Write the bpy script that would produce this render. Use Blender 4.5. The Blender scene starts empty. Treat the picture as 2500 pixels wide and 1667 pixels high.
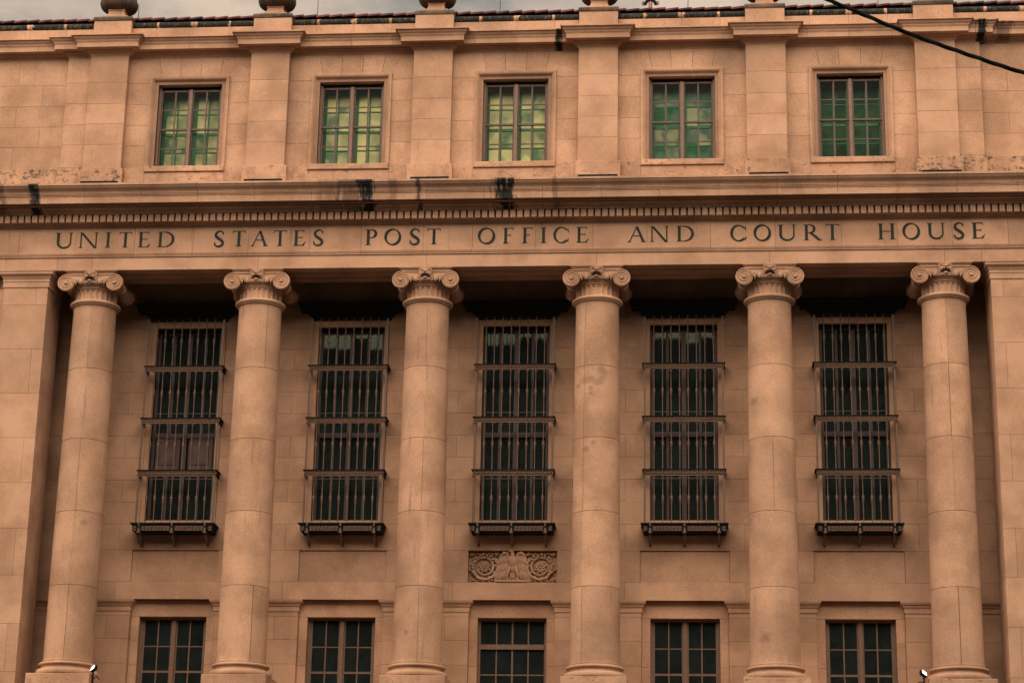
import bpy, math, random
from mathutils import Matrix, Vector
random.seed(7)
S = bpy.context.scene
COL = S.collection
PI = math.pi

# ------------------------------------------------------------------ camera
YAW, PITCH, ROLL = math.radians(-5.0359644), math.radians(16.98089431), math.radians(1.08008133)
fw = Vector((math.sin(YAW)*math.cos(PITCH), math.cos(YAW)*math.cos(PITCH), math.sin(PITCH)))
rt = Vector((math.cos(YAW), -math.sin(YAW), 0))
up = rt.cross(fw)
r2 = rt*math.cos(ROLL) + up*math.sin(ROLL)
u2 = up*math.cos(ROLL) - rt*math.sin(ROLL)
cd = bpy.data.cameras.new('camera'); cam = bpy.data.objects.new('camera', cd); COL.objects.link(cam)
cd.sensor_width = 36; cd.lens = 75.77; cd.clip_end = 2000; cd.clip_start = 0.5
m = Matrix((r2, u2, -fw)).transposed().to_4x4(); m.translation = (4.2378, -47.4617, 1.6)
cam.matrix_world = m
S.camera = cam

# ------------------------------------------------------------------ light
SUN_EL, SUN_AZ = 34.0, -10.0       # degrees; azimuth measured from straight behind the viewer, minus = left
W = bpy.data.worlds.new('World'); S.world = W; W.use_nodes = True
nt = W.node_tree; nt.nodes.clear()
def N(t, typ, **kw):
    n = t.nodes.new(typ)
    for k, v in kw.items():
        if hasattr(n, k): setattr(n, k, v)
        else: n.inputs[k].default_value = v
    return n
out = N(nt, 'ShaderNodeOutputWorld'); bg = N(nt, 'ShaderNodeBackground', Strength=0.052)
sky = N(nt, 'ShaderNodeTexSky', sky_type='NISHITA', sun_disc=False)
sky.sun_elevation = math.radians(SUN_EL); sky.sun_rotation = math.radians(180-SUN_AZ)
tc = N(nt, 'ShaderNodeTexCoord')
mp = N(nt, 'ShaderNodeMapping'); mp.inputs['Scale'].default_value = (1.0, 1.0, 2.2); mp.inputs['Location'].default_value = (0.45, 0.1, 0.3)
nz = N(nt, 'ShaderNodeTexNoise', Scale=7.0, Detail=6.0, Roughness=0.6)
cr = N(nt, 'ShaderNodeValToRGB')
cr.color_ramp.elements[0].position = 0.33; cr.color_ramp.elements[0].color = (0.62, 0.64, 0.61, 1)
cr.color_ramp.elements[1].position = 0.60; cr.color_ramp.elements[1].color = (2.25, 1.72, 1.28, 1)
mx = N(nt, 'ShaderNodeMix', data_type='RGBA'); mx.inputs[0].default_value = 0.97
nt.links.new(tc.outputs['Generated'], mp.inputs[0]); nt.links.new(mp.outputs[0], nz.inputs['Vector'])
nt.links.new(nz.outputs[0], cr.inputs[0]); nt.links.new(sky.outputs[0], mx.inputs[6]); nt.links.new(cr.outputs[0], mx.inputs[7])
nt.links.new(mx.outputs[2], bg.inputs[0]); nt.links.new(bg.outputs[0], out.inputs[0])
sl = bpy.data.lights.new('sun', 'SUN'); sl.energy = 1.5; sl.angle = math.radians(112); sl.color = (1.0, 0.83, 0.69)
so = bpy.data.objects.new('sun', sl); COL.objects.link(so)
e, a = math.radians(SUN_EL), math.radians(SUN_AZ)
sd = Vector((math.sin(a)*math.cos(e), -math.cos(a)*math.cos(e), math.sin(e)))
so.rotation_euler = sd.to_track_quat('Z', 'Y').to_euler(); so.location = sd*80
S.view_settings.view_transform = 'Standard'; S.view_settings.look = 'None'; S.view_settings.gamma = 1
S.cycles.diffuse_bounces = 2
S.view_settings.exposure = 2.64

# ------------------------------------------------------------------ materials
def mat(name):
    mm = bpy.data.materials.new(name); mm.use_nodes = True
    t = mm.node_tree; b = t.nodes['Principled BSDF']
    return mm, t, b
def L(t, a, b): t.links.new(a, b)
def noise(t, vec, scale, detail=3, rough=0.55):
    n = N(t, 'ShaderNodeTexNoise', Scale=scale, Detail=detail, Roughness=rough)
    if vec is not None: L(t, vec, n.inputs['Vector'])
    return n.outputs[0]
def mrange(t, v, a, b, c=0.0, d=1.0, smooth=True):
    n = N(t, 'ShaderNodeMapRange')
    if smooth: n.interpolation_type = 'SMOOTHSTEP'
    n.inputs['From Min'].default_value = a; n.inputs['From Max'].default_value = b
    n.inputs['To Min'].default_value = c; n.inputs['To Max'].default_value = d
    L(t, v, n.inputs['Value']); return n.outputs[0]
def mth(t, op, a, b=None):
    n = N(t, 'ShaderNodeMath', operation=op)
    for i, v in enumerate((a, b)):
        if v is None: continue
        if isinstance(v, (int, float)): n.inputs[i].default_value = v
        else: L(t, v, n.inputs[i])
    return n.outputs[0]
def mix(t, f, a, b, blend='MIX'):
    n = N(t, 'ShaderNodeMix', data_type='RGBA', blend_type=blend)
    if isinstance(f, (int, float)): n.inputs[0].default_value = f
    else: L(t, f, n.inputs[0])
    for i, v in ((6, a), (7, b)):
        if isinstance(v, tuple): n.inputs[i].default_value = v + (1,) if len(v) == 3 else v
        else: L(t, v, n.inputs[i])
    return n.outputs[2]
def scaled(t, vec, s):
    n = N(t, 'ShaderNodeMapping'); n.inputs['Scale'].default_value = s; L(t, vec, n.inputs[0]); return n.outputs[0]

def stone(name, base=(0.44, 0.264, 0.166), dark=(0.30, 0.174, 0.105), weather=0.0, drips=0.25, stains=(), coping=False, vary=0.10, smudge=()):
    mm, t, b = mat(name)
    g = N(t, 'ShaderNodeNewGeometry'); pos = g.outputs['Position']
    oi = N(t, 'ShaderNodeObjectInfo')
    blot = mrange(t, noise(t, pos, 0.9, 5, 0.6), 0.35, 0.68)
    c = mix(t, blot, base, dark)
    pale = mrange(t, noise(t, pos, 2.7, 4, 0.65), 0.58, 0.75)
    c = mix(t, mth(t, 'MULTIPLY', pale, 0.35), c, (0.50, 0.32, 0.21))
    grey = mrange(t, noise(t, pos, 6.5, 4, 0.7), 0.62, 0.76)
    c = mix(t, mth(t, 'MULTIPLY', grey, 0.45), c, (0.22, 0.15, 0.11))
    big = mrange(t, noise(t, scaled(t, pos, (1, 1, 0.7)), 0.42, 4, 0.6), 0.48, 0.66)
    c = mix(t, mth(t, 'MULTIPLY', big, 0.30), c, (0.235, 0.155, 0.108))
    # per-stone shade
    rv = mrange(t, oi.outputs['Random'], 0, 1, 1-vary, 1+vary*0.6, False)
    vv = N(t, 'ShaderNodeCombineColor'); [L(t, rv, vv.inputs[i]) for i in range(3)]
    c = mix(t, 1.0, c, vv.outputs[0], 'MULTIPLY')
    # rain drips : long in z
    sv = scaled(t, pos, (7.0, 7.0, 0.55))
    dr = mrange(t, noise(t, sv, 1.0, 4, 0.6), 0.60, 0.78)
    c = mix(t, mth(t, 'MULTIPLY', dr, drips), c, (0.17, 0.10, 0.065))
    # grain
    gr = noise(t, pos, 42, 2, 0.7)
    gv = mrange(t, gr, 0.25, 0.75, 0.74, 1.24, False)
    vg = N(t, 'ShaderNodeCombineColor'); [L(t, gv, vg.inputs[i]) for i in range(3)]
    c = mix(t, 1.0, c, vg.outputs[0], 'MULTIPLY')
    pit = mrange(t, noise(t, pos, 17, 2, 0.5), 0.70, 0.76)
    c = mix(t, mth(t, 'MULTIPLY', pit, 0.45), c, (0.10, 0.065, 0.05))
    black = (0.012, 0.015, 0.014)
    if weather:
        wv = scaled(t, pos, (2.2, 2.2, 3.6))
        w1 = mrange(t, noise(t, wv, 2.6, 8, 0.78), 0.66-0.22*weather, 0.74-0.22*weather)
        c = mix(t, mth(t, 'MULTIPLY', w1, 0.92), c, (0.035, 0.030, 0.024))
        w2 = mrange(t, noise(t, scaled(t, pos, (1.2, 1.2, 0.8)), 1.9, 5, 0.7), 0.60-0.2*weather, 0.72-0.2*weather)
        c = mix(t, mth(t, 'MULTIPLY', w2, 0.45), c, (0.16, 0.09, 0.055))
    if stains:
        sx = N(t, 'ShaderNodeSeparateXYZ'); L(t, pos, sx.inputs[0])
        n1 = noise(t, scaled(t, pos, (13.0, 3.0, 1.3)), 1.0, 5, 0.65)
        n2 = noise(t, pos, 5.5, 7, 0.75)
        nn = mth(t, 'ADD', mth(t, 'MULTIPLY', mth(t, 'SUBTRACT', n1, 0.5), 4.2), mth(t, 'MULTIPLY', mth(t, 'SUBTRACT', n2, 0.5), 3.4))
        for cx, hw, st in stains:
            d = mth(t, 'DIVIDE', mth(t, 'ABSOLUTE', mth(t, 'SUBTRACT', sx.outputs[0], cx)), hw)
            v = mth(t, 'ADD', mth(t, 'SUBTRACT', 1.0, mth(t, 'POWER', d, 1.6)), nn)
            c = mix(t, mth(t, 'MULTIPLY', mrange(t, v, -0.25, 0.85, 0, 1), st), c, black)
    if smudge:
        flat = scaled(t, pos, (1, 0, 1)); wob = noise(t, pos, 9, 4, 0.7); tot = None
        for sx_, sz_, sr_ in smudge:
            vd = N(t, 'ShaderNodeVectorMath', operation='DISTANCE'); L(t, flat, vd.inputs[0]); vd.inputs[1].default_value = (sx_, 0, sz_)
            f = mrange(t, mth(t, 'ADD', vd.outputs['Value'], mth(t, 'MULTIPLY', mth(t, 'SUBTRACT', wob, 0.5), sr_*1.3)), sr_*0.15, sr_, 1, 0)
            tot = f if tot is None else mth(t, 'MAXIMUM', tot, f)
        c = mix(t, mth(t, 'MULTIPLY', tot, 0.46), c, (0.115, 0.07, 0.05))
    if coping:
        to = N(t, 'ShaderNodeTexCoord'); sx = N(t, 'ShaderNodeSeparateXYZ'); L(t, to.outputs['Object'], sx.inputs[0])
        nn = noise(t, pos, 7.0, 5, 0.7)
        xd = mth(t, 'ADD', mth(t, 'ABSOLUTE', sx.outputs[0]), mth(t, 'MULTIPLY', mth(t, 'SUBTRACT', nn, 0.5), 0.30))
        f = mrange(t, xd, 0.385, 0.41, 1, 0)
        c2 = mix(t, mrange(t, noise(t, scaled(t, pos, (9, 9, 3)), 2.2, 5, 0.75), 0.5, 0.66), black, (0.10, 0.075, 0.05))
        c = mix(t, f, c, c2)
    L(t, c, b.inputs['Base Color'])
    b.inputs['Roughness'].default_value = 0.92; b.inputs['Specular IOR Level'].default_value = 0.2
    bp = N(t, 'ShaderNodeBump', Strength=0.35, Distance=0.006)
    L(t, gr, bp.inputs['Height']); L(t, bp.outputs[0], b.inputs['Normal'])
    return mm
M = {}
M['stone'] = stone('limestone')
M['stone_col'] = stone('column_limestone', drips=0.7, vary=0.12, smudge=((1.60, 15.15, 0.108), (1.69, 15.225, 0.135), (1.76, 15.25, 0.144), (1.83, 15.262, 0.153), (1.90, 15.25, 0.144), (1.975, 15.21, 0.135), (2.04, 15.17, 0.126), (2.11, 15.21, 0.108), (2.15, 15.30, 0.135), (2.17, 15.40, 0.153), (2.13, 15.49, 0.108), (1.88, 15.03, 0.090), (1.885, 14.92, 0.081), (5.60, 14.75, 0.126), (1.78, 13.60, 0.108), (1.95, 13.75, 0.090), (5.75, 9.3, 0.180), (-9.75, 11.9, 0.090), (-2.2, 9.4, .09)))
M['stone_sill'] = stone('weathered_limestone', weather=0.42, drips=0.3)
M['stone_end'] = stone('end_limestone', weather=0.66, drips=0.6)
M['stone_cap'] = stone('blackened_limestone', base=(0.020, 0.022, 0.018), dark=(0.10, 0.075, 0.05), drips=0.0, weather=0.6)
M['stone_corn'] = stone('stained_cornice_limestone', drips=0.12, vary=0.05, stains=((-11.33, 0.14, 1.0), (-3.38, 0.19, 1.0), (-3.75, 0.35, 0.55), (-4.3, 0.25, 0.35), (-2.14, 0.07, 0.8), (-2.75, 0.12, 0.35), (-0.13, 0.28, 1.0), (1.05, 0.07, 0.4), (-12.3, 0.3, .6), (6.5, .35, .2)))
M['stone_ucorn'] = stone('upper_cornice_limestone', drips=0.1, vary=0.05, stains=((1.04, 0.09, 1.0), (11.10, 0.14, 1.0), (11.6, 0.25, 0.6)))
M['coping'] = stone('coping_limestone', coping=True)
M['mortar'] = stone('joint_mortar', base=(0.30, 0.18, 0.115), dark=(0.22, 0.13, 0.085))

def plain(name, colr, rough=0.6, metal=0.0, nscale=6, var=0.25, spec=0.5):
    mm, t, b = mat(name); colr = tuple(q*0.82 for q in colr)
    g = N(t, 'ShaderNodeNewGeometry')
    n = mrange(t, noise(t, g.outputs['Position'], nscale, 4, 0.65), 0.3, 0.7, 1-var, 1+var, False)
    vg = N(t, 'ShaderNodeCombineColor'); [L(t, n, vg.inputs[i]) for i in range(3)]
    L(t, mix(t, 1.0, colr, vg.outputs[0], 'MULTIPLY'), b.inputs['Base Color'])
    b.inputs['Roughness'].default_value = rough; b.inputs['Metallic'].default_value = metal
    b.inputs['Specular IOR Level'].default_value = spec
    return mm
M['bronze'] = plain('bronze_bars', (0.135, 0.078, 0.050), 0.5, 0.0, 25, 0.35, 0.4)
M['dark_teal'] = plain('dark_patina_and_shade', (0.016, 0.020, 0.020), 0.85, 0.0, 20, 0.4, 0.1)
M['bronze_mid'] = plain('brown_patina', (0.14, 0.080, 0.048), 0.55, 0.0, 30, 0.5, 0.4)
M['bronze_lt'] = plain('worn_bronze_relief', (0.26, 0.148, 0.088), 0.5, 0.0, 30, 0.4, 0.4)
M['sash'] = plain('brown_sash_paint', (0.165, 0.095, 0.062), 0.55, 0, 14, 0.25, 0.35)
M['sash_dark'] = plain('dark_sash_paint_and_shade', (0.055, 0.034, 0.026), 0.55, 0, 14, 0.3, 0.35)
M['sash_mid'] = plain('mid_sash_paint', (0.090, 0.052, 0.036), 0.55, 0, 14, 0.25, 0.35)
M['green_sash'] = plain('green_sash_paint', (0.018, 0.115, 0.045), 0.5, 0, 14, 0.3, 0.35)
M['letter'] = plain('letter_paint', (0.017, 0.024, 0.017), 0.7, 0, 12, 0.5, 0.2)
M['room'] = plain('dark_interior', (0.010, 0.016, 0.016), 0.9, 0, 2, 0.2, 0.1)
M['blind'] = plain('green_blind', (0.20, 0.255, 0.185), 0.6, 0, 8, 0.3, 0.3)
M['board'] = plain('brown_board', (0.085, 0.046, 0.034), 0.5, 0, 3, 0.45, 0.3)
M['tile'] = plain('clay_roof_tile', (0.15, 0.048, 0.040), 0.85, 0, 4, 0.5, 0.2)
M['tile_dark'] = plain('blackened_roof_tile', (0.075, 0.035, 0.032), 0.85, 0, 4, 0.6, 0.2)
M['black'] = plain('black_rubber', (0.009, 0.012, 0.012), 0.85, 0, 20, 0.3, 0.08)
M['rod'] = plain('dark_rod_metal', (0.04, 0.045, 0.045), 0.45, 0.6, 20, 0.2)
M['redpipe'] = plain('red_pipe_paint', (0.38, 0.11, 0.085), 0.55, 0, 20, 0.25)
M['urn'] = stone('urn_limestone', weather=0.25)
M['urn_dark'] = stone('blackened_urn_limestone', base=(0.075, 0.055, 0.04), dark=(0.03, 0.026, 0.022), weather=0.8)
M['far'] = plain('dull_render', (0.075, 0.075, 0.065), 0.9, 0, 0.3, 0.3, 0.1)
M['asphalt'] = plain('asphalt', (0.05, 0.05, 0.05), 0.9, 0, 3, 0.3)
mm, t, b = mat('lamp_face'); b.inputs['Base Color'].default_value = (0.9, 0.88, 0.82, 1)
b.inputs['Emission Color'].default_value = (1.0, 0.9, 0.78, 1); b.inputs['Emission Strength'].default_value = 0.5; M['lamp'] = mm

def glass(name, tint, gloss=0.10, rough=0.03, ior=1.5, refl=(0.9, 0.95, 0.92), dirt=0.0, dust=(0.10, 0.135, 0.13)):
    mm = bpy.data.materials.new(name); mm.use_nodes = True; t = mm.node_tree; t.nodes.clear()
    o = N(t, 'ShaderNodeOutputMaterial'); tr = N(t, 'ShaderNodeBsdfTransparent', Color=tint + (1,))
    gl = N(t, 'ShaderNodeBsdfGlossy', Color=refl + (1,), Roughness=rough)
    fr = N(t, 'ShaderNodeFresnel', IOR=ior); ad = mth(t, 'ADD', fr.outputs[0], gloss)
    df = N(t, 'ShaderNodeBsdfDiffuse', Color=dust + (1,)); m0 = N(t, 'ShaderNodeMixShader'); g = N(t, 'ShaderNodeNewGeometry')
    L(t, mrange(t, noise(t, g.outputs['Position'], 3.0, 5, 0.7), 0.3, 0.7, dirt*0.6, dirt*1.4, False), m0.inputs[0]); L(t, tr.outputs[0], m0.inputs[1]); L(t, df.outputs[0], m0.inputs[2])
    ms = N(t, 'ShaderNodeMixShader'); L(t, ad, ms.inputs[0]); L(t, m0.outputs[0], ms.inputs[1]); L(t, gl.outputs[0], ms.inputs[2])
    L(t, ms.outputs[0], o.inputs[0]); return mm
M['glass'] = glass('dark_green_glass', (0.44, 0.53, 0.48), 0.0, 0.02, 1.45, (0.30, 0.35, 0.29), 0.11)
M['glass_clear'] = glass('clear_glass', (0.93, 0.97, 0.92), 0.0, 0.3, 1.1)
def backpane(name, a, b_, c_):
    """inner pane with sky reflections painted in as green and amber mottling"""
    mm, t, b = mat(name)
    g = N(t, 'ShaderNodeNewGeometry'); oi = N(t, 'ShaderNodeObjectInfo')
    off = N(t, 'ShaderNodeVectorMath', operation='ADD'); L(t, g.outputs['Position'], off.inputs[0])
    cmb = N(t, 'ShaderNodeCombineXYZ'); L(t, mth(t, 'MULTIPLY', oi.outputs['Random'], 31.0), cmb.inputs[0]); L(t, cmb.outputs[0], off.inputs[1])
    n1 = noise(t, off.outputs[0], 2.2, 2, 0.5)
    n1 = mth(t, 'ADD', n1, mth(t, 'MULTIPLY', mth(t, 'SUBTRACT', oi.outputs['Random'], 0.5), 0.30))
    c = mix(t, mrange(t, n1, 0.30, 0.50), a, b_)
    c = mix(t, mrange(t, n1, 0.50, 0.68), c, c_)
    L(t, c, b.inputs['Base Color']); b.inputs['Roughness'].default_value = 0.5; b.inputs['Specular IOR Level'].default_value = 0.06
    return mm
M['pane_y'] = backpane('amber_green_pane', (0.13, 0.21, 0.13), (0.48, 0.43, 0.25), (0.76, 0.64, 0.34))
M['pane_m'] = backpane('olive_green_pane', (0.07, 0.155, 0.09), (0.33, 0.305, 0.19), (0.55, 0.48, 0.28))
M['pane_g'] = backpane('leaf_green_pane', (0.02, 0.125, 0.05), (0.11, 0.18, 0.145), (0.36, 0.35, 0.23))
M['pane_d'] = backpane('dark_green_pane', (0.004, 0.026, 0.015), (0.010, 0.050, 0.025), (0.035, 0.075, 0.04))

# ------------------------------------------------------------------ mesh builder
class MB:
    def __init__(s): s.v = []; s.f = []; s.smooth = False
    def add(s, vs, fs):
        o = len(s.v); s.v += [tuple(p) for p in vs]; s.f += [tuple(i+o for i in f) for f in fs]; return s
    def box(s, x0, x1, y0, y1, z0, z1):
        return s.add([(x0,y0,z0),(x1,y0,z0),(x1,y1,z0),(x0,y1,z0),(x0,y0,z1),(x1,y0,z1),(x1,y1,z1),(x0,y1,z1)],
                     [(0,3,2,1),(4,5,6,7),(0,1,5,4),(1,2,6,5),(2,3,7,6),(3,0,4,7)])
    def slab(s, x0, x1, z0, z1, yf, yb, b=0.006):
        vs = [(x0+b,yf,z0+b),(x1-b,yf,z0+b),(x1-b,yf,z1-b),(x0+b,yf,z1-b),
              (x0,yf+b,z0),(x1,yf+b,z0),(x1,yf+b,z1),(x0,yf+b,z1),(x0,yb,z0),(x1,yb,z0),(x1,yb,z1),(x0,yb,z1)]
        fs = [(0,1,2,3)]
        for i in range(4):
            j = (i+1) % 4; fs += [(4+i,4+j,j,i), (8+i,8+j,4+j,4+i)]
        return s.add(vs, fs + [(11,10,9,8)])
    def prism(s, poly, yf, yb):
        n = len(poly)
        vs = [(x,yf,z) for x,z in poly] + [(x,yb,z) for x,z in poly]
        return s.add(vs, [tuple(range(n)), tuple(range(2*n-1,n-1,-1))] + [(i,i+n,(i+1)%n+n,(i+1)%n) for i in range(n)])
    def lathe(s, prof, seg=24, a0=0.0, a1=2*PI, c=(0,0,0), axis='z', mod=None):
        full = abs(a1-a0-2*PI) < 1e-6; n = seg if full else seg+1
        vs = []
        for r, z in prof:
            for k in range(n):
                an = a0+(a1-a0)*k/seg; rr = r*(mod(an, z) if mod else 1)
                x, y = rr*math.cos(an), rr*math.sin(an)
                if axis == 'z': vs.append((c[0]+x, c[1]+y, c[2]+z))
                else: vs.append((c[0]+x, c[1]+z, c[2]+y))
        fs = []
        for i in range(len(prof)-1):
            for k in range(seg):
                k2 = (k+1) % n; fs.append((i*n+k, i*n+k2, (i+1)*n+k2, (i+1)*n+k))
        if full: fs += [tuple(range(n))[::-1], tuple(range((len(prof)-1)*n, len(prof)*n))]
        return s.add(vs, fs)
    def sweep(s, prof, path, gap=0.0):
        """profile of (out, z) along a plan path; outward is to the right of travel (+x travel -> -y)"""
        P = [Vector(p) for p in path]
        if gap:
            P[0] = P[0] + (P[1]-P[0]).normalized()*gap; P[-1] = P[-1] + (P[-2]-P[-1]).normalized()*gap
        nr = []
        for i in range(len(P)-1):
            d = (P[i+1]-P[i]).normalized(); nr.append(Vector((d.y, -d.x)))
        off = []
        for i in range(len(P)):
            if i == 0: off.append(nr[0])
            elif i == len(P)-1: off.append(nr[-1])
            else:
                q = nr[i-1]+nr[i]; off.append(q/max(0.2, q.dot(nr[i])))
        n = len(prof); vs = []
        for p, o in zip(P, off):
            for ou, z in prof: vs.append((p.x+o.x*ou, p.y+o.y*ou, z))
        fs = []
        for i in range(len(P)-1):
            for k in range(n-1): fs.append((i*n+k, (i+1)*n+k, (i+1)*n+k+1, i*n+k+1))
        fs += [tuple(range(n))[::-1], tuple(range((len(P)-1)*n, len(P)*n))]
        return s.add(vs, fs)
    def tube(s, pts, r, seg=6, rr=None):
        P = [Vector(p) for p in pts]; vs = []
        for i, p in enumerate(P):
            d = (P[min(i+1, len(P)-1)]-P[max(i-1, 0)]).normalized()
            ax = Vector((0,1,0)) if abs(d.y) < 0.9 else Vector((1,0,0))
            x = d.cross(ax).normalized(); y = d.cross(x)
            q = rr[i] if rr else r
            vs += [p + x*q*math.cos(2*PI*k/seg) + y*q*math.sin(2*PI*k/seg) for k in range(seg)]
        fs = []
        for i in range(len(P)-1):
            for k in range(seg):
                k2 = (k+1) % seg; fs.append((i*seg+k, i*seg+k2, (i+1)*seg+k2, (i+1)*seg+k))
        fs += [tuple(range(seg))[::-1], tuple(range((len(P)-1)*seg, len(P)*seg))]
        return s.add(vs, fs)
    def ball(s, c, rx, ry, rz, seg=10, ring=6, rot=0.0):
        vs = []; fs = []
        cr_, sr_ = math.cos(rot), math.sin(rot)
        for i in range(ring+1):
            th = PI*i/ring
            for k in range(seg):
                ph = 2*PI*k/seg
                x, y, z = rx*math.sin(th)*math.cos(ph), ry*math.sin(th)*math.sin(ph), rz*math.cos(th)
                vs.append((c[0]+x*cr_-z*sr_, c[1]+y, c[2]+x*sr_+z*cr_))
        for i in range(ring):
            for k in range(seg):
                k2 = (k+1) % seg; fs.append((i*seg+k, i*seg+k2, (i+1)*seg+k2, (i+1)*seg+k))
        return s.add(vs, fs)
    def mesh(s, name, material, smooth=False, angle=35):
        me = bpy.data.meshes.new(name); me.from_pydata(s.v, [], s.f); me.validate(); me.materials.append(material)
        if smooth:
            for p in me.polygons: p.use_smooth = True
            me.set_sharp_from_angle(angle=math.radians(angle))
        me.update(); return me
    def build(s, name, material, parent=None, loc=(0,0,0), smooth=False, angle=35):
        return put(name, s.mesh(name, material, smooth, angle), parent, loc)
def put(name, me, parent=None, loc=(0,0,0), rot=None, scale=None):
    o = bpy.data.objects.new(name, me); COL.objects.link(o); o.location = loc
    if rot: o.rotation_euler = rot
    if scale: o.scale = scale
    if parent: o.parent = parent
    return o
def tag(o, label=None, cat=None, group=None, kind=None):
    for k, v in (('label', label), ('category', cat), ('group', group), ('kind', kind)):
        if v: o[k] = v
    return o
def empty(name, loc=(0,0,0), parent=None):
    o = bpy.data.objects.new(name, None); COL.objects.link(o); o.location = loc; o.empty_display_size = 0.3
    if parent: o.parent = parent
    return o
def copy_tree(o, parent=None):
    c = o.copy(); COL.objects.link(c); c.parent = parent
    for ch in list(o.children): copy_tree(ch, c)
    return c

BAYS = [(i-2)*4.0 for i in range(5)]
COLS = [(i-2.5)*4.0 for i in range(6)]
G = 0.0021    # half joint

# ------------------------------------------------------------------ ground
tag(MB().box(-300, 300, -300, 300, -0.3, 0.0).build('ground', M['asphalt']), kind='structure')

# added unseen buildings behind the viewer, sized to shade low sky and lower panes
for x0, x1, h in ((-110, -62, 34), (-60, -20, 40), (-19, 6, 37), (7, 24, 41), (25, 62, 39), (64, 110, 35)):
    ob = MB().box(x0, x1, -86, -64, 0.01, h)
    for k in range(int(h/3.6)):
        for j in range(int((x1-x0)/3.2)): ob.box(x0+1+j*3.2, x0+2.9+j*3.2, -64.0, -63.85, 2.0+k*3.6, 3.9+k*3.6)
    tag(ob.build('added_street_building', M['far']), kind='structure')

# ------------------------------------------------------------------ the building
CH = empty('courthouse')
tag(CH, 'tan limestone courthouse with six ionic columns and a carved lettered frieze', 'building')

pod = MB()
pod.box(-15, 15, -0.25, 2.4, 0.0, 1.2)
for k in range(8):
    z = 1.2 + k*0.85; pod.box(-14.9, 14.9, -0.2, 2.4, z+0.02, z+0.83); pod.box(-14.8, 14.8, -0.15, 2.3, z-0.02, z+0.02)
pod.box(-15, 15, -0.3, 2.42, 8.0, 8.1)
pod.build('podium', M['stone'], CH)
body = MB()
body.box(-15, -13.2, 2.6, 26, 0, 24.2).box(13.2, 15, 2.6, 26, 0, 24.2).box(-13.2, 13.2, 25.5, 26, 0, 24.2)
body.build('rear_wall', M['stone'], CH)
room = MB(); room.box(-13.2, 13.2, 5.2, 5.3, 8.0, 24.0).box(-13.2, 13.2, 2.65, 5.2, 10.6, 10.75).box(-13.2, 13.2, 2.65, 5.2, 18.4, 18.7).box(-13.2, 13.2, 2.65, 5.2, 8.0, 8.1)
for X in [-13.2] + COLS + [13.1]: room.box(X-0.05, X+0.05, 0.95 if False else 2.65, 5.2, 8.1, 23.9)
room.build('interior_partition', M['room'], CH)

# ---- portico wall
YW = 1.86; YK = 1.92
pw = MB()
edges = [-11.35] + sum([[c-0.80, c+0.80] for c in BAYS], []) + [11.35]
for i in range(0, len(edges), 2):
    e0, e1 = edges[i], edges[i+1]
    pw.box(e0, e1, YK, 2.6, 11.62, 18.6); pw.box(e0, e1, YK, 2.6, 10.47, 10.88)
    pw.box(e0 if abs(e0-0.80) > 0.01 else 1.045, e1 if abs(e1+0.80) > 0.01 else -1.045, YK, 2.6, 10.88, 11.62)
for c in BAYS:
    if c == 0: pw.box(c-0.80, c+0.80, YK, 2.6, 11.62, 12.33); pw.box(c-0.80, c+0.80, YK, 2.6, 10.47, 10.88)
    else: pw.box(c-0.80, c+0.80, YK, 2.6, 10.47, 12.33)
    pw.box(c-0.80, c+0.80, YK, 2.6, 17.10, 18.6)
portico_wall = pw.build('portico_wall', M['mortar'], CH)
CZ = [10.46, 10.879, 11.626, 12.254, 12.787, 13.325, 13.866, 14.408, 14.947, 15.49, 16.025, 16.559, 17.106, 17.65, 18.2, 18.6]
def blk(x0, x1, z0, z1, yf, yb, parent, name='ashlar_block', material=None, b=0.0028):
    j = random.uniform(-0.002, 0.002)
    return MB().slab(x0+G, x1-G, z0+G, z1-G, yf+j, yb, b).build(name, material or M['stone'], parent)
for k in range(len(CZ)-1):
    z0, z1 = CZ[k], CZ[k+1]
    xs = []
    for i in range(6):
        a = BAYS[i-1] if i else None; b_ = BAYS[i] if i < 5 else None
        xc = COLS[i]
        lo = -11.35 if a is None else a; hi = 11.35 if b_ is None else b_
        def seg(dl, dr, cuts):
            l = lo if a is None else lo+dl; r = hi if b_ is None else hi-dr
            pts = [l] + [q for q in cuts if l+0.15 < q < r-0.15] + [r]
            return list(zip(pts[:-1], pts[1:]))
        if k == 0: S_ = seg(1.39, 1.39, [])
        elif k == 1: S_ = seg(1.035, 1.035, [xc])
        elif k == 2: S_ = seg(1.38, 1.38, [])
        elif z0 > 17.1: S_ = seg(1.30, 1.30, [xc]) if k % 2 else seg(1.38, 1.38, [])
        elif k % 2: S_ = seg(0.91, 0.91, [xc])
        else: S_ = seg(0.91, 0.91, [xc-0.62, xc+0.62])
        xs += S_
    for c in BAYS:
        if k == 0: xs.append((c-1.39, c+1.39))
        elif k == 2: xs += [(c-1.38, c-0.78), (c-0.78, c+0.78), (c+0.78, c+1.38)]
        elif k == 3: pass
        elif z0 > 17.1:
            h = 1.30 if k % 2 else 1.38
            xs += [(c-h, c), (c, c+h)]
    for x0, x1 in xs:
        blk(x0, x1, z0, z1, YW, YK+0.005, portico_wall)
# ---- recessed plain panels
for i, c in enumerate(BAYS):
    if i == 2: continue
    MB().slab(c-1.03, c+1.03, 10.885, 11.61, 1.900, 1.925, 0.004).build('recessed_panel', M['stone'], CH)

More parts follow.
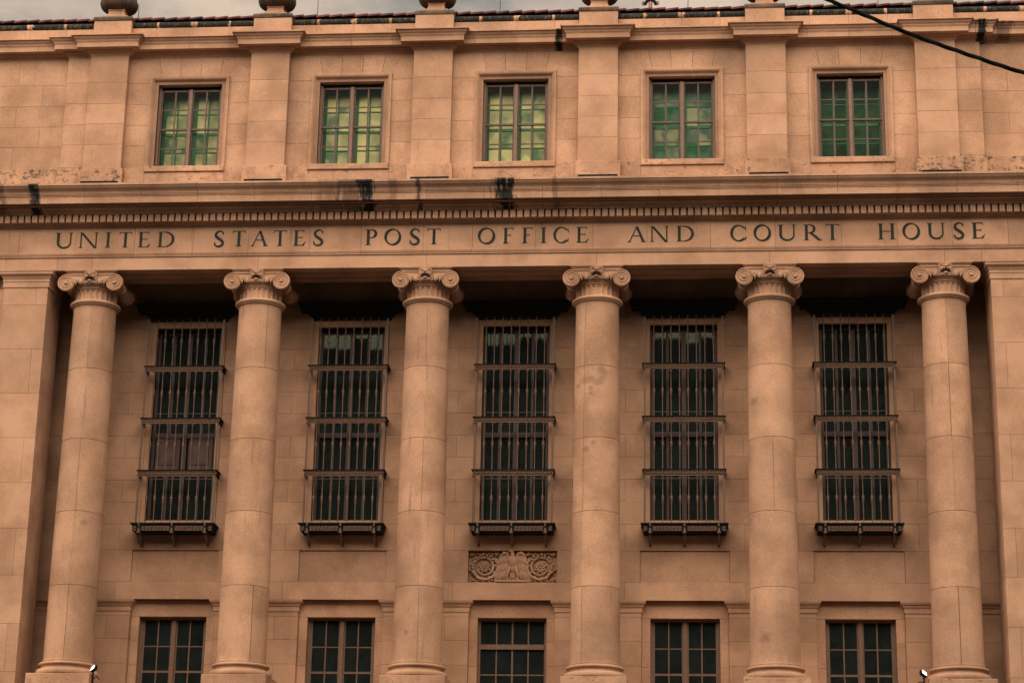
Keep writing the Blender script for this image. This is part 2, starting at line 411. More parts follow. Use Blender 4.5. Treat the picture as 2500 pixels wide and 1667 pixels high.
# ---- lower piers and bays
lw = MB()
YR = 2.04
edges = [-11.35] + sum([[c-0.80, c+0.80] for c in BAYS], []) + [11.35]
for i in range(0, len(edges), 2): lw.box(edges[i], edges[i+1], YR+0.04, 2.6, 8.05, 10.47)
for c in BAYS: lw.box(c-0.80, c+0.80, YR+0.04, 2.6, 10.075, 10.47)
lower_wall = lw.build('lower_wall', M['mortar'], CH)
capprof = [(0, 10.18), (0.018, 10.185), (0.018, 10.29), (0.035, 10.30), (0.05, 10.33), (0.055, 10.365), (0.08, 10.37), (0.10, 10.41), (0.105, 10.452), (0, 10.452)]
for i, xc in enumerate(COLS):
    l = xc-1.0 if i else -11.35; r = xc+1.0 if i < 5 else 11.35
    pier = MB().box(l+0.02, r-0.02, 1.92, YR+0.05, 8.05, 10.455).build('pier', M['mortar'], CH)
    path = ([(l, YR)] if i else []) + [(l, 1.88), (r, 1.88)] + ([(r, YR)] if i < 5 else [])
    MB().sweep(capprof, path).build('pier_cap', M['stone'], pier)
    for k, (z0, z1) in enumerate([(10.07, 10.19), (9.526, 10.07), (8.956, 9.526), (8.40, 8.956), (8.05, 8.40)]):
        cuts = [l, r] if k == 0 else ([l, xc-0.45, xc+0.45, r] if k % 2 else [l, xc, r])
        for x0, x1 in zip(cuts[:-1], cuts[1:]): blk(x0, x1, z0, z1, 1.88, YR+0.02, pier)
for c in BAYS:
    blk(c-1.0, c+1.0, 10.075, 10.46, YR, YR+0.06, lower_wall, 'lintel_stone')
    for z0, z1 in [(9.52, 10.075), (8.95, 9.52), (8.40, 8.95), (8.05, 8.40)]:
        blk(c-1.0, c-0.80, z0, z1, YR, YR+0.3, lower_wall, 'jamb_stone'); blk(c+0.80, c+1.0, z0, z1, YR, YR+0.3, lower_wall, 'jamb_stone')

# ---- entablature
arch = MB()
arch.box(-14.5, 14.5, 0.03, 1.0, 18.06, 18.40); arch.box(-14.5, 14.5, 1.0, 2.55, 18.62, 19.8)
architrave = arch.build('architrave', M['mortar'], CH)
cuts = [-14.4, -12.1, -10.845, -10, -6, -2, 2, 6, 10, 10.845, 12.1, 14.4]
for x0, x1 in zip(cuts[:-1], cuts[1:]):
    MB().slab(x0+G, x1-G, 17.985 if abs((x0+x1)/2) < 10.8 else 17.99, 18.31, 0.0, 1.05, 0.005).build('architrave_block', M['stone'], architrave)
for c in BAYS:      # moulded soffit panels between the columns
    sp = MB()
    x0, x1 = c-1.38, c+1.38
    for a, b_, q in ((0.30, 0.34, 0.018), (0.71, 0.75, 0.018)):
        sp.box(x0, x1, a, b_, 17.985-q, 17.987)
    sp.box(x0, x0+0.05, 0.34, 0.71, 17.967, 17.987); sp.box(x1-0.05, x1, 0.34, 0.71, 17.967, 17.987)
    sp.box(x0+0.10, x1-0.10, 0.39, 0.66, 17.975, 17.987)
    sp.build('soffit_panel', M['stone'], architrave)
FJ = [-14.4, -13.2, -11.82, -10.445, -9.005, -7.593, -6.259, -4.785, -3.562, -2.087, -0.923, 0.558, 1.91, 3.175, 4.648, 6.137, 7.666, 8.951, 10.2, 11.469, 12.9, 14.4]
fr = MB().box(-14.5, 14.5, 0.03, 1.0, 18.40, 19.06); frieze = fr.build('frieze', M['mortar'], CH)
tprof = [(0, 18.305), (0.030, 18.307), (0.030, 18.335), (0.042, 18.34), (0.05, 18.36), (0.062, 18.385), (0.062, 18.405), (0, 18.412)]
for x0, x1 in zip(FJ[:-1], FJ[1:]):
    blk(x0, x1, 18.402, 19.055, 0.0, 0.05, frieze, 'frieze_block', M['stone_col'], 0.004)
    MB().sweep(tprof, [(x0, 0.0), (x1, 0.0)], 0.003).build('taenia_moulding', M['stone'], frieze)

# letters -------------------------------------------------------
def ribbon(pts, wd):
    polys = []
    P = [Vector(p) for p in pts]; Lr = []
    for i, p in enumerate(P):
        d = (P[min(i+1, len(P)-1)]-P[max(i-1, 0)]).normalized(); n = Vector((-d.y, d.x)); w = wd[i]/2
        Lr.append((p+n*w, p-n*w))
    for i in range(len(P)-1):
        polys.append([tuple(q) for q in (Lr[i][0], Lr[i][1], Lr[i+1][1], Lr[i+1][0])])
    return polys
def cat_rom(P, n=6):
    P = [Vector(p) for p in P]; Q = [P[0]*2-P[1]] + P + [P[-1]*2-P[-2]]; o = []
    for i in range(1, len(Q)-2):
        for k in range(n):
            u = k/n; a, b_, c, d = Q[i-1], Q[i], Q[i+1], Q[i+2]
            o.append(0.5*((2*b_)+(c-a)*u+(2*a-5*b_+4*c-d)*u*u+(3*b_-a-3*c+d)*u**3))
    return o + [P[-1]]
T_, TH = 0.172, 0.072
def stem(x, z0=0.0, z1=1.0, w=T_): return [[(x-w/2, z0), (x+w/2, z0), (x+w/2, z1), (x-w/2, z1)]]
def serif(x, z, w=T_, e=0.10, upw=True):
    h = 0.035; s_ = 1 if upw else -1
    return [[(x-w/2-e, z), (x+w/2+e, z), (x+w/2+e*0.7, z+s_*h), (x-w/2-e*0.7, z+s_*h)],
            [(x-w/2-e*0.5, z+s_*h), (x+w/2+e*0.5, z+s_*h), (x+w/2, z+s_*h*2.4), (x-w/2, z+s_*h*2.4)]]
def arc(cx, cz, rx, rz, a0, a1, tilt=0.35, n=18, thick=T_, thin=TH):
    pts = []; wd = []
    for k in range(n+1):
        an = a0+(a1-a0)*k/n
        w = thin+(thick-thin)*abs(math.cos(an-tilt))**1.4
        pts.append((cx+(rx-thick/2)*math.cos(an), cz+(rz-thin/2)*math.sin(an))); wd.append(w)
    return ribbon(pts, wd)
def diag(p, q, w): return [[(p[0]-w/2, p[1]), (p[0]+w/2, p[1]), (q[0]+w/2, q[1]), (q[0]-w/2, q[1])]]
def glyph(ch, w):
    P = []
    if ch == 'I': P = stem(w/2) + serif(w/2, 0) + serif(w/2, 1, upw=False)
    elif ch == 'T':
        P = stem(w/2, 0, 0.97) + serif(w/2, 0) + [[(0.01, 0.945), (w-0.01, 0.945), (w-0.01, 1.0), (0.01, 1.0)], [(0, 0.84), (0.025, 0.84), (0.075, 0.945), (0.01, 0.96)], [(w-0.025, 0.84), (w, 0.84), (w-0.01, 0.96), (w-0.075, 0.945)]]
    elif ch in 'EF':
        x = 0.10+T_/2; P = stem(x) + serif(x, 1, upw=False) + serif(x, 0)
        r = w*0.86 if ch == 'E' else w
        P += [[(x, 0.945), (r, 0.945), (r, 1.0), (x, 1.0)], [(r-0.06, 0.945), (r-0.025, 0.85), (r, 0.85), (r, 0.95)],
              [(x, 0.50), (w*0.74, 0.50), (w*0.74, 0.555), (x, 0.555)], [(w*0.74-0.03, 0.46), (w*0.74, 0.42), (w*0.74, 0.63), (w*0.74-0.03, 0.595)]]
        if ch == 'E': P += [[(x, 0), (w*0.86, 0), (w*0.86, 0.055), (x, 0.055)], [(w*0.70, 0.05), (w*0.86, 0.0), (w, 0.26), (w-0.03, 0.26)]]
    elif ch == 'D':
        x = 0.10+T_/2; P = stem(x) + serif(x, 0) + serif(x, 1, upw=False)
        cx = w*0.45; P += [[(x, 0.945), (cx, 0.945), (cx, 1), (x, 1)], [(x, 0), (cx, 0), (cx, 0.055), (x, 0.055)]]
        P += arc(cx, 0.5, w-cx, 0.5, -PI/2, PI/2, 0)
    elif ch in 'PR':
        x = 0.10+T_/2; P = stem(x) + serif(x, 0) + serif(x, 1, upw=False)
        R = w if ch == 'P' else w*0.66; cx = R*0.55; zb = 0.44
        P += [[(x, 0.945), (cx, 0.945), (cx, 1), (x, 1)], [(x+0.06, zb), (cx, zb), (cx, zb+0.055), (x+0.06, zb+0.055)]]
        P += arc(cx, (1+zb)/2, R-cx, (1-zb)/2, -PI/2, PI/2, 0, 14)
        if ch == 'R': P += ribbon([(cx-0.02, zb+0.05), (w*0.62, 0.26), (w*0.80, 0.06), (w*0.90, 0.0), (w*1.0, 0.05)], [T_*0.7, T_*0.85, T_*0.9, 0.08, 0.03])
    elif ch == 'U':
        xl, xr = 0.10+T_/2, w-0.10-0.04
        P = stem(xl, 0.35, 1) + serif(xl, 1, upw=False) + stem(xr, 0.35, 1, 0.085) + serif(xr, 1, 0.085, upw=False)
        n = 16; cx = (xl+xr)/2; rx = (xr-xl)/2
        P += ribbon([(cx+rx*math.cos(PI+PI*k/n), 0.36+0.335*math.sin(PI+PI*k/n)) for k in range(n+1)], [T_+(0.085-T_)*k/n if k > 8 else T_-(T_-0.085)*k/12 for k in range(n+1)])
    elif ch == 'N':
        xl, xr = 0.10+0.045, w-0.10-0.045
        P = stem(xl, 0, 1, 0.085) + stem(xr, 0.0, 1, 0.085) + serif(xl, 0, 0.085) + serif(xr, 1, 0.085, upw=False)
        P += diag((xl+0.02, 1.0), (xr-0.02, -0.03), 0.185) + [[(xl-0.14, 0.965), (xl, 0.965), (xl, 1.0), (xl-0.14, 1.0)]]
    elif ch == 'H':
        xl, xr = 0.10+T_/2, w-0.10-T_/2
        for x in (xl, xr): P += stem(x) + serif(x, 0) + serif(x, 1, upw=False)
        P += [[(xl, 0.49), (xr, 0.49), (xr, 0.545), (xl, 0.545)]]
    elif ch == 'A':
        xl, xr = 0.09, w-0.11
        P = diag((xl, 0), (w*0.5, 0.95), 0.075) + diag((xr, 0), (w*0.5+0.01, 1.0), 0.165) + serif(xl, 0, 0.07, 0.08) + serif(xr, 0, 0.15, 0.08)
        P += [[(w*0.30, 0.36), (w*0.70, 0.36), (w*0.68, 0.42), (w*0.32, 0.42)]]
    elif ch == 'O': P = arc(w/2, 0.5, w/2, 0.52, 0, 2*PI, -0.45, 36)
    elif ch == 'C':
        P = arc(w*0.53, 0.5, w*0.53, 0.52, math.radians(42), math.radians(318), -0.25, 30)
        P += [[(w*0.88, 0.86), (w*0.97, 0.66), (w*1.0, 0.66), (w*0.97, 0.93)], [(w*0.86, 0.12), (w*0.98, 0.07), (w*1.0, 0.30), (w*0.97, 0.30)]]
    elif ch == 'S':
        pts = cat_rom([(w*0.90, 0.86), (w*0.72, 0.975), (w*0.48, 0.985), (w*0.22, 0.88), (w*0.17, 0.70), (w*0.36, 0.56), (w*0.66, 0.43), (w*0.88, 0.27), (w*0.80, 0.09), (w*0.50, 0.01), (w*0.22, 0.06), (w*0.06, 0.22)], 4)
        n = len(pts)-1; P = ribbon(pts, [TH+(T_*1.05-TH)*math.sin(PI*k/n)**1.6 for k in range(n+1)])
        P += [[(w*0.84, 0.80), (w*0.94, 0.76), (w*0.94, 0.95), (w*0.86, 0.92)], [(w*0.03, 0.28), (w*0.09, 0.30), (w*0.16, 0.10), (w*0.04, 0.10)]]
    return P
LET = [('U', -10.944, -10.514), ('N', -10.37, -9.889), ('I', -9.741, -9.571), ('T', -9.389, -9.078), ('E', -8.931, -8.624), ('D', -8.46, -8.045), ('S', -7.089, -6.848), ('T', -6.651, -6.332), ('A', -6.194, -5.801), ('T', -5.659, -5.343), ('E', -5.189, -4.887), ('S', -4.71, -4.466), ('P', -3.467, -3.183), ('O', -3.017, -2.607), ('S', -2.416, -2.17), ('T', -1.992, -1.677), ('O', -0.799, -0.384), ('F', -0.212, 0.049), ('F', 0.239, 0.493), ('I', 0.675, 0.828), ('C', 0.977, 1.343), ('E', 1.512, 1.808), ('A', 2.724, 3.134), ('N', 3.232, 3.688), ('D', 3.85, 4.265), ('C', 5.102, 5.475), ('O', 5.64, 6.052), ('U', 6.197, 6.63), ('R', 6.791, 7.225), ('T', 7.301, 7.621), ('H', 8.496, 8.907), ('O', 9.06, 9.471), ('U', 9.62, 10.041), ('S', 10.226, 10.469), ('E', 10.638, 10.942)]
CAPH, Z0L = 0.39, 18.548
for ch, x0, x1 in LET:
    mb = MB()
    for i, poly in enumerate(glyph(ch, (x1-x0)/CAPH)):
        d = -0.0045-0.00025*i
        mb.prism([(x0+px*CAPH, Z0L+pz*CAPH) for px, pz in poly], d, 0.004)
    mb.build('letter', M['letter'], frieze)

# main cornice ----------------------------------------------------
mc = MB().box(-14.5, 14.5, 0.06, 1.0, 19.06, 19.84).box(-14.5, 14.5, -0.5, 0.06, 19.44, 19.80).box(-14.5, 14.5, -0.10, 0.06, 19.13, 19.44)
main_cornice = mc.build('main_cornice', M['mortar'], CH)
bedp = [(0, 19.05), (0.012, 19.05), (0.02, 19.065), (0.035, 19.075), (0.06, 19.085), (0.085, 19.10), (0.095, 19.118), (0.12, 19.12), (0.12, 19.30), (0.13, 19.30)]
ovp = [(0.26, 19.305), (0.265, 19.315), (0.275, 19.34), (0.30, 19.37), (0.335, 19.395), (0.375, 19.41), (0.40, 19.415), (0.40, 19.465), (0.60, 19.465), (0.61, 19.452), (0.63, 19.452), (0.63, 19.612), (0.645, 19.614), (0.645, 19.636), (0.662, 19.642), (0.662, 19.660),
       (0.675, 19.667), (0.678, 19.690), (0.687, 19.712), (0.705, 19.735), (0.735, 19.757), (0.768, 19.780), (0.79, 19.806), (0.80, 19.832), (0.82, 19.836), (0.82, 19.886), (0.5, 19.90), (-0.2, 19.93), (-0.2, 19.305)]
x = -14.2-0.0
while x < 14.3:
    x1 = x+1.36
    MB().sweep(bedp + [(0.13, 19.31), (0, 19.31)], [(x, 0), (x1, 0)], 0.003).build('bed_moulding', M['stone'], main_cornice)
    MB().sweep(ovp, [(x, 0), (x1, 0)], 0.003).build('cornice_block', M['stone_corn'], main_cornice, smooth=True, angle=30)
    x = x1
dm = MB().box(-0.061, 0.061, -0.24, -0.10, 19.12, 19.306).mesh('dentil', M['stone'])
x = -7.182 - 0.166*34 + 0.083
while x < 13.2:
    if x > -13.6: put('dentil', dm, main_cornice, (x, 0, 0))
    x += 0.166

# ---- upper storey
YU, YP, YS = 0.32, 0.12, 0.22
uw = MB()
edges = [-14.5] + sum([[c-0.79, c+0.79] for c in BAYS], []) + [14.5]
for i in range(0, len(edges), 2): uw.box(edges[i], edges[i+1], YU+0.05, 0.95, 19.84, 24.0)
for c in BAYS: uw.box(c-0.79, c+0.79, YU+0.05, 0.95, 19.84, 20.72); uw.box(c-0.79, c+0.79, YU+0.05, 0.95, 22.90, 24.0)
upper_wall = uw.build('upper_wall', M['mortar'], CH)
UZ = [20.70, 21.285, 21.813, 22.365, 22.92, 23.60]
for c in BAYS:
    for k in range(4):
        for sg in (-1, 1):
            a, b_ = sorted((c+sg*0.975, c+sg*1.53)); blk(a, b_, UZ[k], UZ[k+1], YU, YU+0.055, upper_wall)
    # flat arch over the window
    bt = [-0.71, -0.245, 0.245, 0.72]; tp = [-0.81, -0.27, 0.275, 0.815]; g = 0.004
    polys = [[(-1.525, 22.925), (-0.985, 22.925), (-0.985, 23.085), (bt[0]-g, 23.085), (tp[0]-g, 23.598), (-1.525, 23.598)]]
    for j in range(3): polys.append([(bt[j]+g, 23.085), (bt[j+1]-g, 23.085), (tp[j+1]-g, 23.598), (tp[j]+g, 23.598)])
    polys.append([(bt[3]+g, 23.085), (0.985, 23.085), (0.985, 22.925), (1.525, 22.925), (1.525, 23.598), (tp[3]+g, 23.598)])
    for pl in polys: MB().prism([(c+px, pz) for px, pz in pl], YU+random.uniform(-0.002, 0.002), YU+0.055).build('voussoir', M['stone'], upper_wall)
    for x0, x1 in ((-1.5, -0.98), (-0.98, 0.98), (0.98, 1.5)): blk(c+x0, c+x1, 19.85, 20.69 if abs(x0+x1) > 0.1 else 20.56, 0.27, YU+0.055, upper_wall, 'base_block', M['stone_sill'])
for sg in (-1, 1):
    xs0 = 11.06
    for k in range(5):
        blk(*sorted((sg*10.47, sg*xs0)), UZ[k], UZ[k+1], YS, YU+0.05, upper_wall)
        offs = 0.62 if k % 2 else 1.25
        q = [xs0, xs0+offs, xs0+offs+1.2, xs0+offs+2.4]
        for a, b_ in zip(q[:-1], q[1:]):
            if a < 13.6: blk(*sorted((sg*a, sg*b_)), UZ[k], UZ[k+1], YU+0.02, YU+0.055, upper_wall, 'ashlar_block', M['stone'])
    blk(*sorted((sg*10.5, sg*11.11)), 19.85, 20.68, 0.17, YU+0.05, upper_wall, 'base_block', M['stone_end'])
    for a, b_ in ((11.11, 12.4), (12.4, 13.7)): blk(*sorted((sg*a, sg*b_)), 19.85, 20.68, 0.26, YU+0.05, upper_wall, 'base_block', M['stone_end'])
PZ = [20.64, 21.25, 21.79, 22.32, 22.88, 23.60]
for i, xc in enumerate(COLS):
    pil = MB().box(xc-0.46, xc+0.46, YP+0.03, YU+0.06, 19.85, 23.6).build('upper_pilaster', M['mortar'], CH)
    for k in range(5): blk(xc-0.475, xc+0.475, PZ[k], PZ[k+1], YP, YU+0.05, pil, 'pilaster_block')
    MB().slab(xc-0.54, xc+0.54, 19.86, 20.635, 0.07, YU+0.05, 0.008).build('pilaster_base', M['stone_end'] if i in (0, 5) else M['stone_sill'], pil)

# upper cornice with breaks over the pilasters
ucp = [(0, 23.585), (0.008, 23.585), (0.012, 23.60), (0.022, 23.605), (0.03, 23.625), (0.05, 23.65), (0.078, 23.675), (0.105, 23.69), (0.115, 23.70), (0.115, 23.715), (0.265, 23.715), (0.27, 23.705), (0.29, 23.705), (0.29, 23.828), (0.300, 23.83), (0.300, 23.845), (0.312, 23.85),
       (0.314, 23.862), (0.318, 23.88), (0.328, 23.895), (0.345, 23.905), (0.36, 23.918), (0.368, 23.938), (0.376, 23.955), (0.40, 23.963), (0.42, 23.966), (0.42, 23.993), (-0.1, 24.04), (-0.1, 23.585)]
uc = MB()
uc.box(-14.4, 14.4, 0.30, 0.95, 23.62, 24.02); upper_cornice = uc.build('upper_cornice', M['mortar'], CH)
for i, xc in enumerate(COLS):
    pth = [(xc-1.0, YU), (xc-0.475, YU), (xc-0.475, YP), (xc+0.475, YP), (xc+0.475, YU), (xc+1.0, YU)]
    if i == 0: pth = [(-11.8, YU+.02), (-11.06, YU+.02), (-11.06, YS), (xc-0.475, YS), (xc-0.475, YP), (xc+0.475, YP), (xc+0.475, YU), (xc+1.0, YU)]
    if i == 5: pth = [(xc-1.0, YU), (xc-0.475, YU), (xc-0.475, YP), (xc+0.475, YP), (xc+0.475, YS), (11.06, YS), (11.06, YU+.02), (11.8, YU+.02)]
    MB().sweep(ucp, pth, 0.003).build('cornice_block', M['stone_ucorn'], upper_cornice, smooth=True, angle=30)
    if i < 5:
        for a, b_ in ((1.0, 2.0), (2.0, 3.0)): MB().sweep(ucp, [(xc+a, YU), (xc+b_, YU)], 0.003).build('cornice_block', M['stone_ucorn'], upper_cornice, smooth=True, angle=30)
for a, b_ in ((-14.3, -13.0), (-13.0, -11.8), (11.8, 13.0), (13.0, 14.3)): MB().sweep(ucp, [(a, YU+.02), (b_, YU+.02)], 0.003).build('cornice_block', M['stone_ucorn'], upper_cornice, smooth=True, angle=30)

# parapet, coping, pedestals, roof
YA = 0.30
pa = MB().box(-14.3, 14.3, YA+0.03, 0.55, 24.0, 24.40); parapet = pa.build('parapet', M['mortar'], CH)
runs = []
for c in BAYS: runs += [(c-1.53, c-0.93), (c-0.93, c), (c, c+0.93), (c+0.93, c+1.53)]
for sg in (-1, 1): runs += [tuple(sorted((sg*10.47, sg*11.2))), tuple(sorted((sg*11.2, sg*12.13))), tuple(sorted((sg*12.13, sg*13.06))), tuple(sorted((sg*13.06, sg*14.0)))]
for x0, x1 in runs:
    blk(x0, x1, 23.99, 24.395, YA, YA+0.1, parapet, 'parapet_block', M['stone'])
    h = (x1-x0)/2-0.004
    prof = [(0.0, -h), (0.078, -h), (0.086, -h+0.006), (0.088, 0), (0.086, h-0.006), (0.078, h), (0.0, h)]
    mb = MB(); vs = []
    seg = 12
    for xx_, rr_ in ((-h, 0.078), (-h+0.008, 0.088), (0, 0.086+random.uniform(-0.003, 0.003)), (h-0.008, 0.088), (h, 0.078)):
        vs += [(xx_, -rr_*math.cos(2*PI*k/seg)*1.05, rr_*math.sin(2*PI*k/seg)) for k in range(seg)]
    fs = [(i*seg+k, i*seg+(k+1) % seg, (i+1)*seg+(k+1) % seg, (i+1)*seg+k) for i in range(4) for k in range(seg)]
    mb.add(vs, fs + [tuple(range(seg)), tuple(range(4*seg, 5*seg))[::-1]])
    mb.build('coping_roll', M['coping'], parapet, ((x0+x1)/2, YA+0.06, 24.475), smooth=True, angle=40)
for i, xc in enumerate(COLS):
    ped = MB().slab(xc-0.47, xc+0.47, 23.985, 24.54, 0.15, 0.98, 0.006).build('pedestal', M['stone'], CH)
    q = MB()
    pr = [(-0.46, 24.541), (0.012, 24.541), (0.028, 24.56), (0.034, 24.60), (0.026, 24.64), (0.0, 24.665), (-0.10, 24.668), (-0.10, 24.715), (-0.46, 24.715)]
    q.sweep(pr, [(xc-0.46, 0.99), (xc-0.46, 0.16), (xc+0.46, 0.16), (xc+0.46, 0.99)]); q.box(xc-0.44, xc+0.44, 0.3, 0.97, 24.545, 24.71)
    q.build('pedestal_cap', M['stone_cap'], ped)
rf = MB(); rf.add([(-14.4, 0.50, 24.42), (14.4, 0.50, 24.42), (14.4, 14, 26.2), (-14.4, 14, 26.2), (-14.4, 0.50, 24.60), (14.4, 0.50, 24.60), (14.4, 14, 26.5), (-14.4, 14, 26.5)], [(0,3,2,1),(4,5,6,7),(0,1,5,4),(1,2,6,5),(2,3,7,6),(3,0,4,7)])
rf.add([(-14.4, 14, 26.2), (14.4, 14, 26.2), (14.4, 26, 24.4), (-14.4, 26, 24.4), (-14.4, 14, 26.5), (14.4, 14, 26.5), (14.4, 26, 24.6), (-14.4, 26, 24.6)], [(0,3,2,1),(4,5,6,7),(0,1,5,4),(1,2,6,5),(2,3,7,6),(3,0,4,7)])
roof = rf.build('roof', M['room'], CH)
tm = MB(); seg = 6
pts = [(-0.165 + 0.33*k/seg, 0.003*math.sin(PI*k/seg)) for k in range(seg+1)]
tm.prism([(a, b_) for a, b_ in pts] + [(a, b_+0.045) for a, b_ in pts[::-1]], 0, 0.42)
tmA = tm.mesh('roof_tile', M['tile']); tmB = tmA.copy(); tmB.materials.clear(); tmB.materials.append(M['tile_dark'])
x = -13.4
while x < 13.3:
    put('roof_tile', tmA if random.random() < 0.62 else tmB, roof, (x, 0.44+random.uniform(-.012, .012), 24.69+random.uniform(-0.004, 0.004)), (math.radians(8), math.radians(-6.5+random.uniform(-1.3, 1.3)), random.uniform(-.01, .01)))
    x += 0.318

# ---- antae
for sg in (-1, 1):
    xi, xo = sg*11.02, sg*12.09
    an = MB().box(*sorted((xi+sg*0.02, xo-sg*0.02)), 0.04, 1.04, 8.05, 17.99)
    an.box(*sorted((sg*11.33, sg*13.2)), 1.02, 2.58, 8.05, 18.6); an.box(*sorted((xo-sg*0.02, sg*14.4)), 0.14, 1.3, 8.05, 18.0)
    anta = an.build('anta', M['mortar'], CH)
    az = [8.05, 8.47, 9.56, 10.667, 11.757, 12.831, 13.899, 14.968, 16.05, 17.133, 17.56]
    for k in range(len(az)-1):
        cut = sg*(11.02+(0.27 if k % 2 else 1.07))
        ps = [(xi, cut)] if abs(cut-xo) < 0.05 else [(xi, cut), (cut, xo)]
        for a, b_ in ps:
            a, b_ = sorted((a, b_)); blk(a, b_, az[k], az[k+1], 0.0, 1.05, anta, 'anta_block')
        blk(*sorted((xo, sg*14.2)), az[k], az[k+1], 0.10, 0.2, anta, 'anta_block')
        # return wall inside the porch
        blk(*sorted((sg*11.30, sg*11.36)), az[k], az[k+1], 1.06, 1.86, anta, 'anta_block')
    ap = [(0, 17.56), (0.012, 17.562), (0.02, 17.575), (0.02, 17.70), (0.032, 17.705), (0.032, 17.785), (0.05, 17.79), (0.055, 17.82), (0.085, 17.85), (0.115, 17.875), (0.12, 17.885), (0.12, 17.93), (0.135, 17.94), (0.135, 17.982), (0, 17.984)]
    ring = [(xi, 1.05), (xi, 0.0), (xo, 0.0), (xo, 0.12)] if sg > 0 else [(xo, 0.12), (xo, 0.0), (xi, 0.0), (xi, 1.05)]
    MB().sweep(ap, ring).build('anta_capital', M['stone'], anta)
    MB().sweep([(o*0.8, z) for o, z in ap], [(xo+sg*0.14, 0.10), (sg*14.2, 0.10)] if sg > 0 else [(sg*14.2, 0.10), (xo+sg*0.14, 0.10)]).build('anta_capital', M['stone'], anta)

